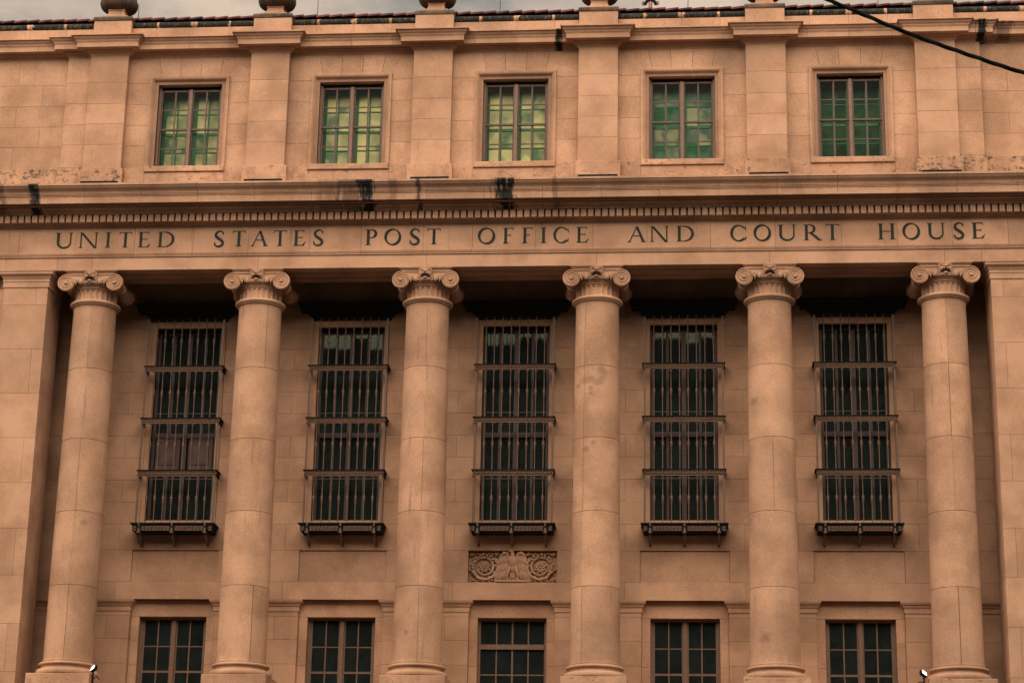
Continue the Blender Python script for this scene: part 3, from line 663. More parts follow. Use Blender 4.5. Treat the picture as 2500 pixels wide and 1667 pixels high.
# ---- columns
def shaft_r(z):
    u = (z-8.74)/(17.15-8.74)
    return 0.556 - 0.056*u**1.6
def column():
    b = MB()
    prof = [(0.0, 8.42), (0.66, 8.42), (0.685, 8.43), (0.70, 8.455), (0.705, 8.485), (0.70, 8.52), (0.685, 8.548), (0.665, 8.558), (0.625, 8.56), (0.622, 8.575), (0.600, 8.585), (0.592, 8.605), (0.598, 8.625), (0.612, 8.635), (0.615, 8.645), (0.635, 8.647), (0.648, 8.66), (0.652, 8.677), (0.648, 8.695), (0.635, 8.708), (0.598, 8.71), (0.598, 8.728), (0.575, 8.732), (0.565, 8.738), (0.0, 8.74)]
    b.lathe(prof, 64)
    b.lathe([(0.0, 8.74), (0.53, 8.745), (0.475, 17.14), (0.0, 17.15)], 24)
    root = b.build('column', M['stone_col'], CH, smooth=True, angle=50)
    MB().slab(-0.73, 0.73, 8.06, 8.418, -0.73, 0.73, 0.01).build('plinth', M['stone_sill'], root)
    zj = [8.742, 10.455, 12.17, 13.88, 15.59, 17.15]
    for k in range(5):
        z0, z1 = zj[k]+0.003, zj[k+1]-0.003
        pr = [(shaft_r(z0)-0.02, z0), (shaft_r(z0)-0.005, z0), (shaft_r(z0), z0+0.006)]
        if k == 0: pr = [(0.53, z0), (0.568, z0), (0.560, z0+0.03), (0.556, z0+0.08)]
        for q in range(1, 5):
            z = z0+0.09+(z1-z0-0.10)*q/5; pr.append((shaft_r(z), z))
        if k == 4: pr += [(0.500, z1-0.08), (0.505, z1-0.03), (0.515, z1)]
        else: pr += [(shaft_r(z1), z1-0.006), (shaft_r(z1)-0.005, z1)]
        pr += [(shaft_r(z1)-0.03, z1)]
        da = 0.005
        for h in range(2):
            a0 = -PI/2+h*PI+da; a1 = -PI/2+(h+1)*PI-da
            MB().lathe(pr, 32, a0, a1).build('drum_half', M['stone_col'], root, smooth=True, angle=22)
    # capital
    c = MB()
    c.lathe([(0.48, 17.15), (0.535, 17.15), (0.548, 17.158), (0.552, 17.17), (0.546, 17.182), (0.54, 17.185), (0.575, 17.19), (0.592, 17.21), (0.596, 17.23), (0.588, 17.252), (0.565, 17.268), (0.525, 17.275), (0.48, 17.275)], 56)
    nf = 24
    def fl(an, z):
        if z < 17.285 or z > 17.53: return 1.0
        ph = ((an+PI/2)/(2*PI)*nf) % 1.0; d = abs(ph-0.5)*2      # 0 at flute centre
        if d > 0.78: return 1.0
        dep = 0.058*math.sqrt(max(0, 1-(d/0.78)**2))
        top = 17.515-0.035*(d/0.78)**2
        return 1-dep*(1 if z < top else 0.0)
    c.lathe([(0.515, 17.274), (0.50, 17.284), (0.497, 17.29), (0.495, 17.36), (0.497, 17.44), (0.50, 17.475), (0.501, 17.49), (0.502, 17.505), (0.503, 17.518), (0.505, 17.535)], nf*8, mod=fl)
    c.lathe([(0.505, 17.535), (0.525, 17.54), (0.535, 17.552), (0.53, 17.565), (0.52, 17.572), (0.535, 17.585), (0.56, 17.61), (0.57, 17.64), (0.565, 17.665), (0.5, 17.70)], 56)
    cap = c.build('capital', M['stone_col'], root, smooth=True, angle=38)
    ab = MB()
    abp = [(-0.3, 17.882), (-0.035, 17.882), (-0.03, 17.895), (-0.022, 17.905), (-0.022, 17.915), (0.0, 17.93), (0.018, 17.95), (0.02, 17.955), (0.02, 17.982), (-0.3, 17.982)]
    ab.sweep(abp, [(-0.60, 0.61), (-0.60, -0.61), (0.60, -0.61), (0.60, 0.61), (-0.60, 0.61)])
    ab.box(-0.55, 0.55, -0.55, 0.55, 17.70, 17.98)
    ab.build('abacus', M['stone_col'], root)
    for sx in (-1, 1):
        for sy in (-1, 1):
            v = MB(); yf = sy*0.60
            cx, cz, R = sx*0.585, 17.672, 0.205
            # face disc
            v.lathe([(R*0.96, yf-sy*0.09), (R, yf-sy*0.08), (R, yf-sy*0.015), (R*0.97, yf), (R*0.90, yf+0), (R*0.86, yf-sy*0.016), (0.0, yf-sy*0.016)], 36, c=(cx, 0, cz), axis='y')
            # spiral fillet
            pts = []
            turns = 2.25; n = 60
            for k in range(n+1):
                u = k/n; an = PI/2 - sx*(2*PI*turns*u); rr = (R*0.95)*(1-u)**0.95+0.055*u
                pts.append((cx+rr*math.cos(an), yf-sy*0.008, cz+rr*math.sin(an)))
            v.tube(pts, 0.013, 6, [0.016-0.006*k/n for k in range(n+1)])
            v.ball((cx, yf-sy*0.012, cz-0.004), 0.052, 0.045, 0.052, 12, 8)
            v.build('volute', M['stone_col'], root, smooth=True, angle=45)
        bo = MB()
        bo.lathe([(0.10, -0.56), (0.192, -0.54), (0.185, -0.46), (0.15, -0.32), (0.115, -0.16), (0.108, -0.06), (0.135, -0.05), (0.14, 0), (0.135, 0.05), (0.108, 0.06), (0.115, 0.16), (0.15, 0.32), (0.185, 0.46), (0.192, 0.54), (0.10, 0.56)], 24, c=(sx*0.585, 0, 17.672), axis='y')
        bo.build('bolster', M['stone_col'], root, smooth=True, angle=45)
    for sy in (-1, 1):
        cn = MB()
        y0, y1 = sorted((sy*0.50, sy*0.585)); cn.box(-0.585, 0.585, y0, y1, 17.70, 17.872)
        cn.tube([(-0.585, sy*0.592, 17.862), (0.585, sy*0.592, 17.862)], 0.015, 6)
        for ex in (-0.23, 0.23, -0.10, 0.10):
            cn.ball((ex, sy*0.575, 17.695), 0.052, 0.045, 0.072, 10, 8)
            cn.tube([(ex-0.066, sy*0.60, 17.755), (ex-0.07, sy*0.605, 17.70), (ex-0.045, sy*0.60, 17.64)], 0.009, 5)
            cn.tube([(ex+0.066, sy*0.60, 17.755), (ex+0.07, sy*0.605, 17.70), (ex+0.045, sy*0.60, 17.64)], 0.009, 5)
        for sx in (-1, 1):     # honeysuckle leaves beside the volutes
            for q in range(3):
                p0 = (sx*0.42, sy*0.595, 17.77-q*0.015); p1 = (sx*(0.355-0.01*q), sy*0.625, 17.74-q*0.045); p2 = (sx*(0.31+0.015*q), sy*0.61, 17.70-q*0.05)
                cn.tube([p0, p1, p2], 0.02, 6, [0.012, 0.024, 0.010])
        cn.build('canalis', M['stone_col'], root, smooth=True, angle=45)
    # lion mask on the front
    l = MB()
    y = -0.60
    l.ball((0, y-0.02, 17.83), 0.105, 0.085, 0.10, 14, 10)                       # skull
    for s_ in (-1, 1):
        l.ball((s_*0.085, y-0.03, 17.915), 0.034, 0.03, 0.034, 8, 6)              # ears
        l.ball((s_*0.042, y-0.095, 17.862), 0.040, 0.026, 0.018, 8, 6, rot=-s_*0.35)  # brow
        l.ball((s_*0.045, y-0.085, 17.836), 0.017, 0.014, 0.012, 8, 6)
        l.ball((s_*0.036, y-0.098, 17.795), 0.042, 0.045, 0.030, 8, 6)             # muzzle
        l.ball((s_*0.085, y-0.050, 17.80), 0.035, 0.045, 0.055, 8, 6)              # cheeks
        for q in range(5):                                                      # mane locks
            an = 0.2+q*0.42; l.tube([(s_*0.095*math.cos(an-1.2)*1.1, y-0.05, 17.83+0.10*math.sin(an-0.4)), (s_*(0.135+0.01*(q % 2)), y-0.02, 17.80+0.12*math.sin(an-0.7)), (s_*(0.145), y+0.01, 17.74+0.11*math.sin(an-0.8))], 0.02, 6, [0.012, 0.024, 0.010])
    l.tube([(0, y-0.09, 17.87), (0, y-0.13, 17.825), (0, y-0.15, 17.805)], 0.02, 8, [0.018, 0.022, 0.030])      # nose
    for q in range(5): l.ball(((q-2)*0.042, y-0.045, 17.935-0.012*abs(q-2)), 0.026, 0.03, 0.034, 8, 6)           # forelock
    l.ball((0, y-0.065, 17.690), 0.060, 0.05, 0.030, 10, 6)                     # lower jaw
    for q in range(-2, 3): l.tube([(q*0.03, y-0.05, 17.69), (q*0.036, y-0.06, 17.655), (q*0.03, y-0.04, 17.62)], 0.015, 5, [0.018, 0.018, 0.006])
    lm = l.build('lion_mask', M['stone_col'], root, smooth=True, angle=60)
    MB().ball((0, y-0.060, 17.742), 0.062, 0.045, 0.036, 12, 8).build('lion_mouth', M['dark_teal'], root, smooth=True)  # dark ball stands in for the shade inside the open mouth
    return root
col0 = column()
for i, xc in enumerate(COLS):
    o = col0 if i == 0 else copy_tree(col0, CH)
    o.location = (xc, 0.55, 0)
    sa = [0.10, 0.55, 0.12, -0.55, 0.02, -0.02][i]
    for ch in o.children:
        if ch.name.startswith('drum_half'): ch.rotation_euler.z = sa + random.uniform(-0.01, 0.01)

# ---- upper windows
def upper_window(c, pm, seed):
    rnd = random.Random(seed)
    f = MB()                     # outer jamb frame
    y0, y1 = 0.50, 0.58; zt, zb = 22.90, 20.72
    f.box(c-0.79, c-0.735, y0, y1, zb, zt).box(c+0.735, c+0.79, y0, y1, zb, zt).box(c-0.735, c+0.735, y0, y1, zb, zb+0.025)
    f.box(c-0.040, c+0.040, y0-0.02, y1, zb+0.025, zt-0.09)
    w = f.build('upper_window', M['sash'], CH)
    MB().box(c-0.735, c+0.735, 0.585, 0.63, zt-0.10, zt).build('shaded_frame_head', M['sash_dark'], w)  # dark colour paints in the shade on the window head
    # moulded stone surround
    sp = [(0.19, -0.0), (0.19, 0.05), (0.17, 0.052), (0.155, 0.048), (0.13, 0.036), (0.105, 0.010), (0.085, -0.03), (0.065, -0.065), (0.045, -0.08), (0.03, -0.082), (0.03, -0.10), (0.0, -0.102), (0.0, -0.16)]   # (distance from opening, proud)
    s_ = MB(); vs = []
    path = [(c-0.79, 20.69, -1, 0), (c-0.79, 22.895, -1, 1), (c+0.79, 22.895, 1, 1), (c+0.79, 20.69, 1, 0)]
    for px, pz, dx, dz in path:
        for d, p in sp: vs.append((px+dx*d, YU-p, pz+dz*d))
    n = len(sp)
    s_.add(vs, [(i*n+k, i*n+k+1, (i+1)*n+k+1, (i+1)*n+k) for i in range(3) for k in range(n-1)])
    s_.build('stone_surround', M['stone'], w, smooth=True, angle=40)
    MB().slab(c-0.98, c+0.98, 20.57, 20.715, 0.225, 0.60, 0.012).build('sill', M['stone_sill'], w)
    for sx in (-1, 1):
        a0, a1 = sorted((c+sx*0.040, c+sx*0.735))
        for r_, (zl, zh, yy) in enumerate(((20.745, 21.80, 0.555), (21.755, 22.81, 0.530))):
            sh = MB(); t_ = 0.034
            ym = yy+0.03
            sh.box(a0+.003, a0+t_, yy, ym, zl, zh).box(a1-t_, a1-.003, yy, ym, zl, zh).box(a0+t_, a1-t_, yy, ym, zh-0.045, zh).box(a0+t_, a1-t_, yy, ym, zl, zl+(0.045 if r_ else 0.03))
            xm = (a0+a1)/2; zm = (zl+zh)/2+0.01
            sh.box(xm-0.019, xm+0.019, yy+0.004, ym, zl+0.03, zh-0.045)
            sh.box(a0+t_, xm-0.019, yy+0.005, ym, zm-0.014, zm+0.014).box(xm+0.019, a1-t_, yy+0.005, ym, zm-0.014, zm+0.014)
            sh.build('sash', M['sash_mid'], w)
            ins = MB(); iy = 0.84
            ins.box(a0-0.02, a0+0.07, iy, iy+0.04, zl-0.02, zh).box(a1-0.05, a1+0.02, iy, iy+0.04, zl-0.02, zh).box(a0+0.07, a1-0.05, iy, iy+0.04, zh-0.07, zh)
            ins.box(xm-0.017, xm+0.017, iy, iy+0.03, zl, zh-0.07).box(a0+0.07, xm-0.017, iy+0.002, iy+0.03, zm-0.013, zm+0.013).box(xm+0.017, a1-0.05, iy+0.002, iy+0.03, zm-0.013, zm+0.013)
            ins.build('inner_sash', M['green_sash'], w)
            for (p0, p1) in ((a0+t_, xm-0.019), (xm+0.019, a1-t_)):
                for (q0, q1) in ((zl+0.03, zm-0.014), (zm+0.014, zh-0.045)):
                    MB().box(p0-.004, p1+.004, yy+0.012, yy+0.016, q0-.004, q1+.004).build('pane', M['glass_clear'], w)
                    MB().box(p0-0.03, p1+0.03, iy+0.018, iy+0.024, q0-0.03, q1+0.03).build('reflection_pane', M[pm], w)
    bx = MB(); bx.box(c-0.85, c-0.79, 0.56, 1.0, 20.6, 23.0).box(c+0.79, c+0.85, 0.56, 1.0, 20.6, 23.0).box(c-0.85, c+0.85, 0.56, 1.0, 22.9, 23.0).box(c-0.85, c+0.85, 0.56, 1.0, 20.6, 20.66).box(c-0.85, c+0.85, 0.96, 1.0, 20.6, 23.0)
    bx.build('window_box', M['green_sash'], w)
    return w
for c, pm, sd_ in zip(BAYS, ('pane_m', 'pane_y', 'pane_y', 'pane_g', 'pane_d'), range(5)): upper_window(c, pm, sd_)

# ---- tall barred windows
def tall_window(i, c):
    f = MB(); y0, y1 = 2.06, 2.16; zb, zt = 12.33, 17.10
    f.box(c-0.80, c-0.72, y0, y1, zb, zt).box(c+0.72, c+0.80, y0, y1, zb, zt).box(c-0.72, c+0.72, y0, y1, zt-0.10, zt).box(c-0.72, c+0.72, y0, y1, zb, zb+0.07)
    f.box(c-0.055, c+0.055, y0-0.02, y1, zb+0.07, zt-0.10)
    f.box(c-0.72, c-0.055, y0+0.005, y1, 14.40, 14.52).box(c+0.055, c+0.72, y0+0.005, y1, 14.40, 14.52)
    w = f.build('tall_window', M['sash_dark'], CH)
    s_ = MB()
    s_.slab(c-0.91, c-0.80, 12.26, 17.19, YW-0.03, 2.06, 0.008).slab(c+0.80, c+0.91, 12.26, 17.19, YW-0.03, 2.06, 0.008).slab(c-0.80, c+0.80, 17.10, 17.19, YW-0.03, 2.06, 0.008)
    s_.build('stone_surround', M['stone'], w)
    MB().slab(c-0.80, c+0.80, 12.255, 12.335, YW-0.02, 2.16, 0.008).build('sill', M['stone'], w)
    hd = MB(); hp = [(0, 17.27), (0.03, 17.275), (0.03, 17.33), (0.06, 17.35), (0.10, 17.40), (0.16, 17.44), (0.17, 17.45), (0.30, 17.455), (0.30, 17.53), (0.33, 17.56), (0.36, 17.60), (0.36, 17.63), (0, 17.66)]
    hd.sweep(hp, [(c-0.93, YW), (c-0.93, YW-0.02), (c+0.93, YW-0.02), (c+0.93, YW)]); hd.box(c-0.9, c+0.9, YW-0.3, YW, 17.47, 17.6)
    hd.build('hood', M['dark_teal'], w)  # whole hood in one near-black teal colour
    for sx in (-1, 1):
        a0, a1 = sorted((c+sx*0.055, c+sx*0.72)); xm = (a0+a1)/2
        for zl, zh in ((12.40, 14.40), (14.52, 17.0)):
            sh = MB(); yy = 2.085
            sh.box(xm-0.032, xm+0.032, yy, yy+0.04, zl, zh)
            rows = [zl, (zl+zh)/2, zh] if zh < 15 else [zl, 15.02, 16.2, zh]
            for z in rows[1:-1]: sh.box(a0, xm-0.032, yy+.004, yy+0.03, z-0.014, z+0.014); sh.box(xm+0.032, a1, yy+.004, yy+0.03, z-0.014, z+0.014)
            sh.build('muntin_bar', M['sash_dark'], w)
            for (p0, p1) in ((a0, xm-0.032), (xm+0.032, a1)):
                for q0, q1 in zip(rows[:-1], rows[1:]):
                    o = MB().box(-(p1-p0)/2, (p1-p0)/2, 0, 0.004, -(q1-q0)/2, (q1-q0)/2).build('pane', M['glass'], w, ((p0+p1)/2, yy+0.02, (q0+q1)/2))
                    o.rotation_euler = (random.uniform(-.003, .003), 0, random.uniform(-.003, .003))
    bl = MB(); rnd = random.Random(i+3)
    tops = {0: (12.4, 12.4, 12.4, 12.4), 1: (15.3, 16.0, 15.2, 16.6), 2: (14.0, 15.7, 15.6, 15.7), 3: (16.9, 15.5, 16.9, 15.6), 4: (16.9, 15.4, 16.9, 15.4)}[i]
    for q, (xa, xb) in enumerate(((-0.68, -0.42), (-0.35, -0.09), (0.09, 0.35), (0.42, 0.68))):
        z = 12.45
        while z < tops[q]:
            bl.add([(c+xa, 2.21, z), (c+xb, 2.21, z), (c+xb, 2.235, z+0.03), (c+xa, 2.235, z+0.03)], [(0, 1, 2, 3)]); z += 0.042
    if bl.v: tag(bl.build('blind', M['blind'], w), kind='stuff')
    if i == 0:
        for xa, xb in ((-0.70, -0.10), (0.10, 0.70)):
            MB().slab(c+xa, c+xb, 13.62, 14.40, 2.076, 2.096, 0.012).build('board', M['board'], w)
            MB().slab(c+xa+0.09, c+xb-0.09, 13.74, 14.33, 2.062, 2.075, 0.008).build('board', M['board'], w)
    return w
for i, c in enumerate(BAYS): tall_window(i, c)

# ---- grilles
def grille():
    YF = 1.50
    root = empty('window_grille', parent=CH)
    for sx in (-1, 1):
        for za, zb in ((16.057, 17.22), (14.762, 15.914), (13.484, 14.616), (12.18, 13.328)):
            MB().box(sx*0.92-0.022, sx*0.92+0.022, YF+0.02, YF+0.055, za, zb).build('post', M['bronze'], root)
    for zt, zb in ((16.055, 15.915), (14.76, 14.618), (13.482, 13.330)):
        pl = MB()
        pl.sweep([(0, zt-0.022), (0.025, zt-0.020), (0.035, zt-0.004), (0.035, zt), (0, zt)], [(-0.945, 1.86), (-0.945, YF), (0.945, YF), (0.945, 1.86)])
        pl.sweep([(-0.03, zt-0.02), (0.0, zt-0.02), (0.0, zt), (-0.03, zt)], [(-0.945, 1.86), (-0.945, YF), (0.945, YF), (0.945, 1.86)])
        pl.sweep([(-0.015, zb), (0.0, zb), (0.0, zt-0.02), (-0.015, zt-0.02)], [(0.945, YF+0.016), (0.945, 1.86)]); pl.sweep([(-0.015, zb), (0.0, zb), (0.0, zt-0.02), (-0.015, zt-0.02)], [(-0.945, 1.86), (-0.945, YF+0.016)])
        rail = pl.build('rail', M['dark_teal'], root)
        MB().box(-0.945, 0.945, YF, YF+0.015, zb, zt-0.022).build('rail_band', M['dark_teal'], rail)
        bd = MB(); bd.box(-0.945, 0.945, YF-0.012, YF, zb, zb+0.012); bd.box(-0.945, 0.945, YF-0.010, YF, zt-0.034, zt-0.024)
        zc = (zb+zt-0.02)/2
        for k in range(19):
            xx = -0.90+k*0.10
            pts = [(xx+0.040*math.cos(a_*PI/6), YF-0.004, zc+(0.026 if k % 2 else 0.030)*math.sin(a_*PI/6)) for a_ in range(0, 11)]
            bd.tube(pts, 0.008, 4)
            bd.ball((xx, YF-0.004, zc), 0.012, 0.010, 0.012, 6, 4)
            bd.tube([(xx+0.03, YF-0.003, zc-0.03), (xx+0.05, YF-0.006, zc), (xx+0.07, YF-0.003, zc+0.03)], 0.007, 4)
        tag(bd.build('rail_ornament', M['bronze_lt'], rail, smooth=True, angle=40), kind='stuff')
        sc = MB()               # little arches under the rail
        for k in range(8):
            xx = -0.70+k*0.2005
            sc.prism([(xx-0.06, zb), (xx+0.06, zb), (xx+0.03, zb-0.018), (xx+0.012, zb-0.05), (xx-0.012, zb-0.05), (xx-0.03, zb-0.018)], YF+0.02, YF+0.045)
        tag(sc.build('rail_fringe', M['bronze_mid'], rail), kind='stuff')
    prof = [(0.018, 0.0), (0.018, 0.012), (0.011, 0.035), (0.0115, 0.28), (0.0135, 0.50), (0.028, 0.503), (0.028, 0.520), (0.013, 0.525), (0.0135, 0.545), (0.028, 0.550), (0.028, 0.566), (0.022, 0.575), (0.036, 0.605), (0.032, 0.655), (0.018, 0.672), (0.028, 0.676), (0.028, 0.692), (0.0125, 0.70), (0.012, 0.85), (0.0105, 1.08), (0.015, 1.095), (0.015, 1.11), (0.009, 1.15)]
    bm_ = MB().lathe(prof, 8).mesh('bar', M['bronze'], True, 50)
    tp = MB().lathe(prof[:-1] + [(0.012, 1.13), (0.003, 1.20)], 8).mesh('bar_with_point', M['bronze'], True, 50)
    for k in range(8):
        xx = -0.70+k*0.2005
        put('bar', tp, root, (xx, YF+0.032, 16.055))
        for zb, zt in ((14.76, 15.915), (13.482, 14.618), (12.178, 13.33)): put('bar', bm_, root, (xx, YF+0.032, zb), scale=(1, 1, (zt-zb)/1.15))
    sh = MB()                     # shelf
    YS_ = 1.36
    sh.sweep([(-0.4, 12.178), (0.02, 12.178), (0.02, 12.160), (0.0, 12.15), (-0.02, 12.125), (-0.03, 12.105), (-0.4, 12.105)], [(-0.99, 1.86), (-0.99, YS_), (0.99, YS_), (0.99, 1.86)])
    sh.sweep([(-0.10, 12.105), (-0.035, 12.105), (-0.035, 11.995), (-0.05, 11.985), (-0.10, 11.97)], [(-0.99, 1.86), (-0.99, YS_), (0.99, YS_), (0.99, 1.86)])
    sh.box(-0.89, 0.89, YS_+0.10, 1.86, 11.985, 12.16)
    shelf = sh.build('shelf', M['dark_teal'], root)
    od = MB(); yo = YS_+0.030
    for xa, xb in ((-0.945, -0.86), (-0.74, -0.06), (0.06, 0.74), (0.86, 0.945)):
        od.box(xa, xb, yo-0.006, yo+0.003, 12.0, 12.008); od.box(xa, xb, yo-0.006, yo+0.003, 12.092, 12.10)
        k = xa+0.05
        while k < xb-0.02:
            od.tube([(k+0.032*math.cos(a_*PI/5), yo-0.006, 12.05+0.032*math.sin(a_*PI/5)) for a_ in range(0, 10)], 0.007, 4); od.ball((k, yo-0.006, 12.05), 0.011, 0.01, 0.011, 6, 4); k += 0.085
    tag(od.build('shelf_ornament', M['bronze_lt'], shelf, smooth=True, angle=40), kind='stuff')
    bk = MB()
    bk.tube([(0, YS_-0.015, 12.16), (0, YS_-0.02, 12.10)], 0.022, 6); bk.tube([(0, YS_-0.005, 12.06), (0, YS_-0.005, 11.96)], 0.022, 6, [0.018, 0.028]); bk.box(-0.042, 0.042, YS_-0.05, YS_+0.05, 11.935, 11.96)
    bk.tube([(0, YS_+0.02, 11.935), (0, YS_+0.10, 11.90), (0, YS_+0.25, 11.80), (0, YS_+0.40, 11.74), (0, YS_+0.47, 11.70)], 0.022, 8, [0.02, 0.024, 0.03, 0.036, 0.01])
    bk.box(-0.02, 0.02, YS_+0.03, 1.86, 11.93, 11.985)
    bkm = bk.mesh('bracket', M['bronze'], True, 40)
    tip = MB().ball((0, 1.77, 11.76), 0.033, 0.035, 0.075, 8, 6).mesh('bracket_drop', M['dark_teal'], True)
    for xx in (-0.79, 0.0, 0.79): b_ = put('bracket', bkm, shelf, (xx, 0, 0)); put('bracket_drop', tip, shelf, (xx, 0, 0))
    return root
g0 = grille()
for i, c in enumerate(BAYS):
    o = g0 if i == 0 else copy_tree(g0, CH)
    o.location = (c, 0, 0)

# ---- lower windows
def lower_window(i, c):
    y0, y1 = 2.22, 2.30; zb, zt = 8.1, 10.075
    f = MB(); f.box(c-0.80, c-0.74, y0, y1, zb, zt).box(c+0.74, c+0.80, y0, y1, zb, zt).box(c-0.74, c+0.74, y0, y1, zt-0.05, zt)
    if i == 2: f.box(c-0.74, c+0.74, y0-0.02, y1, 9.37, 9.485)
    else: f.box(c-0.045, c+0.045, y0-0.02, y1, zb, zt-0.05)
    w = f.build('lower_window', M['sash'], CH)
    cols = [(-0.74, -0.385), (-0.355, -0.02), (0.02, 0.355), (0.385, 0.74)] if i == 2 else [(-0.70, -0.395), (-0.365, -0.08), (0.08, 0.365), (0.395, 0.70)]
    rows = [(8.13, 8.77), (8.80, 9.37), (9.485, 10.02)] if i == 2 else [(8.13, 8.79), (8.84, 9.395), (9.42, 10.02)]
    s_ = MB(); yy = 2.25
    xs = [c+cols[k][1] for k in range(3)]; xe = [c+cols[k+1][0] for k in range(3)]
    for k in range(3):
        if i != 2 and k == 1: s_.box(c-0.08, c-0.045, yy, yy+0.03, zb, 10.02); s_.box(c+0.045, c+0.08, yy, yy+0.03, zb, 10.02); continue
        s_.box(xs[k], xe[k], yy, yy+0.025, zb, 10.02)
    if i != 2: s_.box(c-0.74, c-0.70, yy, yy+0.03, zb, 10.02).box(c+0.70, c+0.74, yy, yy+0.03, zb, 10.02)
    for ca, cb in cols:
        for r_ in range(2):
            if i == 2 and r_ == 1: continue
            s_.box(c+ca, c+cb, yy+.004, yy+0.022 + (0.02 if rows[r_+1][0]-rows[r_][1] > .04 else 0), rows[r_][1], rows[r_+1][0])
    s_.build('muntin_bar', M['sash'], w)
    for ca, cb in cols:
        for q0, q1 in rows: 
            o = MB().box(-(cb-ca)/2-.004, (cb-ca)/2+.004, 0, 0.004, -(q1-q0)/2-.004, (q1-q0)/2+.004).build('pane', M['glass'], w, (c+(ca+cb)/2, yy+0.014, (q0+q1)/2))
            o.rotation_euler = (random.uniform(-.003, .003), 0, random.uniform(-.003, .003))
for i, c in enumerate(BAYS): lower_window(i, c)

# ---- carved eagle panel
cp = MB().slab(-1.044, 1.044, 10.881, 11.619, 2.01, 2.05, 0.004)
panel = cp.build('carved_panel', M['stone'], CH)
ZC, HP = 11.25, 0.36
yb_ = 1.985
for sx in (-1, 1):
    r_ = MB(); cx, cz = sx*0.655-0.01, 11.245
    for q in range(8):
        an = q*PI/4; r_.ball((cx+0.075*math.cos(an), yb_-0.03, cz+0.075*math.sin(an)), 0.045, 0.03, 0.03, 8, 6, rot=an)
        r_.ball((cx+0.115*math.cos(an+PI/8), yb_-0.015, cz+0.115*math.sin(an+PI/8)), 0.035, 0.025, 0.03, 8, 6, rot=an+PI/8)
    r_.ball((cx, yb_-0.05, cz), 0.032, 0.03, 0.032, 10, 6)
    r_.build('rosette', M['stone'], panel, smooth=True, angle=60)
    s_ = MB()
    pts = []; n = 50; rr = []
    for k in range(n+1):
        u = k/n; an = (PI*0.5+sx*0.9) + sx*u*2*PI*1.55; R = 0.33-0.165*u
        pts.append((cx+R*math.cos(an), yb_-0.025-0.02*math.sin(u*9), cz+R*0.98*math.sin(an))); rr.append(0.042-0.018*u)
    s_.tube(pts, 0.03, 8, rr)
    s_.build('scroll', M['stone'], panel, smooth=True, angle=60)
    lf = MB(); rnd = random.Random(11)
    for k in range(20):
        u = k/20; an = u*2*PI+0.2; R = 0.265 if k % 2 else 0.30
        px, pz = cx+sx*R*math.cos(an), cz+R*math.sin(an)
        lf.ball((px, yb_-0.05, pz), 0.045, 0.028, 0.024, 8, 6, rot=sx*(an+0.9) if sx > 0 else -(an+0.9))
    for qx, qz in ((0.30, 0.30), (0.30, -0.30), (-0.30, -0.31), (-0.29, 0.31), (0.33, -0.05)):
        px, pz = cx+sx*qx, cz+qz
        lf.tube([(px+0.05*math.cos(a_*PI/5)*(1-a_/16), yb_-0.03, pz+0.05*math.sin(a_*PI/5)*(1-a_/16)) for a_ in range(12)], 0.018, 6); lf.ball((px, yb_-0.03, pz), 0.02, 0.03, 0.02, 8, 6)
    for q in range(8):
        px = cx+sx*(-0.26+0.072*q); lf.ball((px, yb_-0.03, cz-0.325+0.02*(q % 2)), 0.036, 0.028, 0.022, 8, 6, rot=rnd.uniform(-.8, .8)); lf.ball((px, yb_-0.03, cz+0.325-0.02*(q % 2)), 0.036, 0.028, 0.022, 8, 6, rot=rnd.uniform(-.8, .8))
    lf.build('acanthus_leaf', M['stone'], panel, smooth=True, angle=60)
    wg = MB()                      # wing: shoulder and hanging flight feathers in three rows
    for row, (z0, nfe, ln, dy) in enumerate(((11.50, 6, 0.24, -0.075), (11.38, 6, 0.30, -0.055), (11.22, 6, 0.30, -0.035))):
        for q in range(nfe):
            u = q/(nfe-1)
            xa = sx*(0.10+0.185*u+0.03*row*u); xb = sx*(0.135+0.235*u+0.028*row)
            za = z0-0.05*u*u+(0.03 if row == 0 else 0); zb = max(10.92, za-ln*(0.85+0.15*u))
            wg.tube([(xa, yb_+dy, za), ((xa+xb)/2+sx*0.005, yb_+dy-0.02, (za+zb)/2), (xb, yb_+dy+0.012, zb)], 0.02, 7, [0.018, 0.029, 0.012])
    wg.tube([(sx*0.08, yb_-0.07, 11.46), (sx*0.12, yb_-0.09, 11.555), (sx*0.20, yb_-0.09, 11.58), (sx*0.275, yb_-0.07, 11.52), (sx*0.31, yb_-0.04, 11.38)], 0.03, 8, [0.02, 0.035, 0.04, 0.036, 0.02])
    wg.build('eagle_wing', M['stone'], panel, smooth=True, angle=60)
    lg = MB()
    lg.tube([(sx*0.06, yb_-0.06, 11.30), (sx*0.09, yb_-0.08, 11.18), (sx*0.12, yb_-0.06, 11.06), (sx*0.125, yb_-0.05, 10.98)], 0.03, 8, [0.03, 0.052, 0.036, 0.020])
    for q in range(3): lg.tube([(sx*0.12, yb_-0.05, 10.99), (sx*0.12+(q-1)*0.035, yb_-0.08, 10.96), (sx*0.12+(q-1)*0.045, yb_-0.07, 10.925)], 0.012, 6, [0.014, 0.014, 0.006])
    lg.build('eagle_leg', M['stone'], panel, smooth=True, angle=60)
eb = MB()
eb.ball((0.0, yb_-0.06, 11.40), 0.115, 0.085, 0.135, 14, 10); eb.ball((0.0, yb_-0.05, 11.25), 0.06, 0.06, 0.13, 12, 8)
for q in range(5):
    for k in range(-2, 3): eb.ball((k*0.042+(0.02 if q % 2 else 0), yb_-0.125+0.012*abs(k)+0.008*abs(q-2), 11.47-q*0.042), 0.024, 0.02, 0.026, 6, 5)
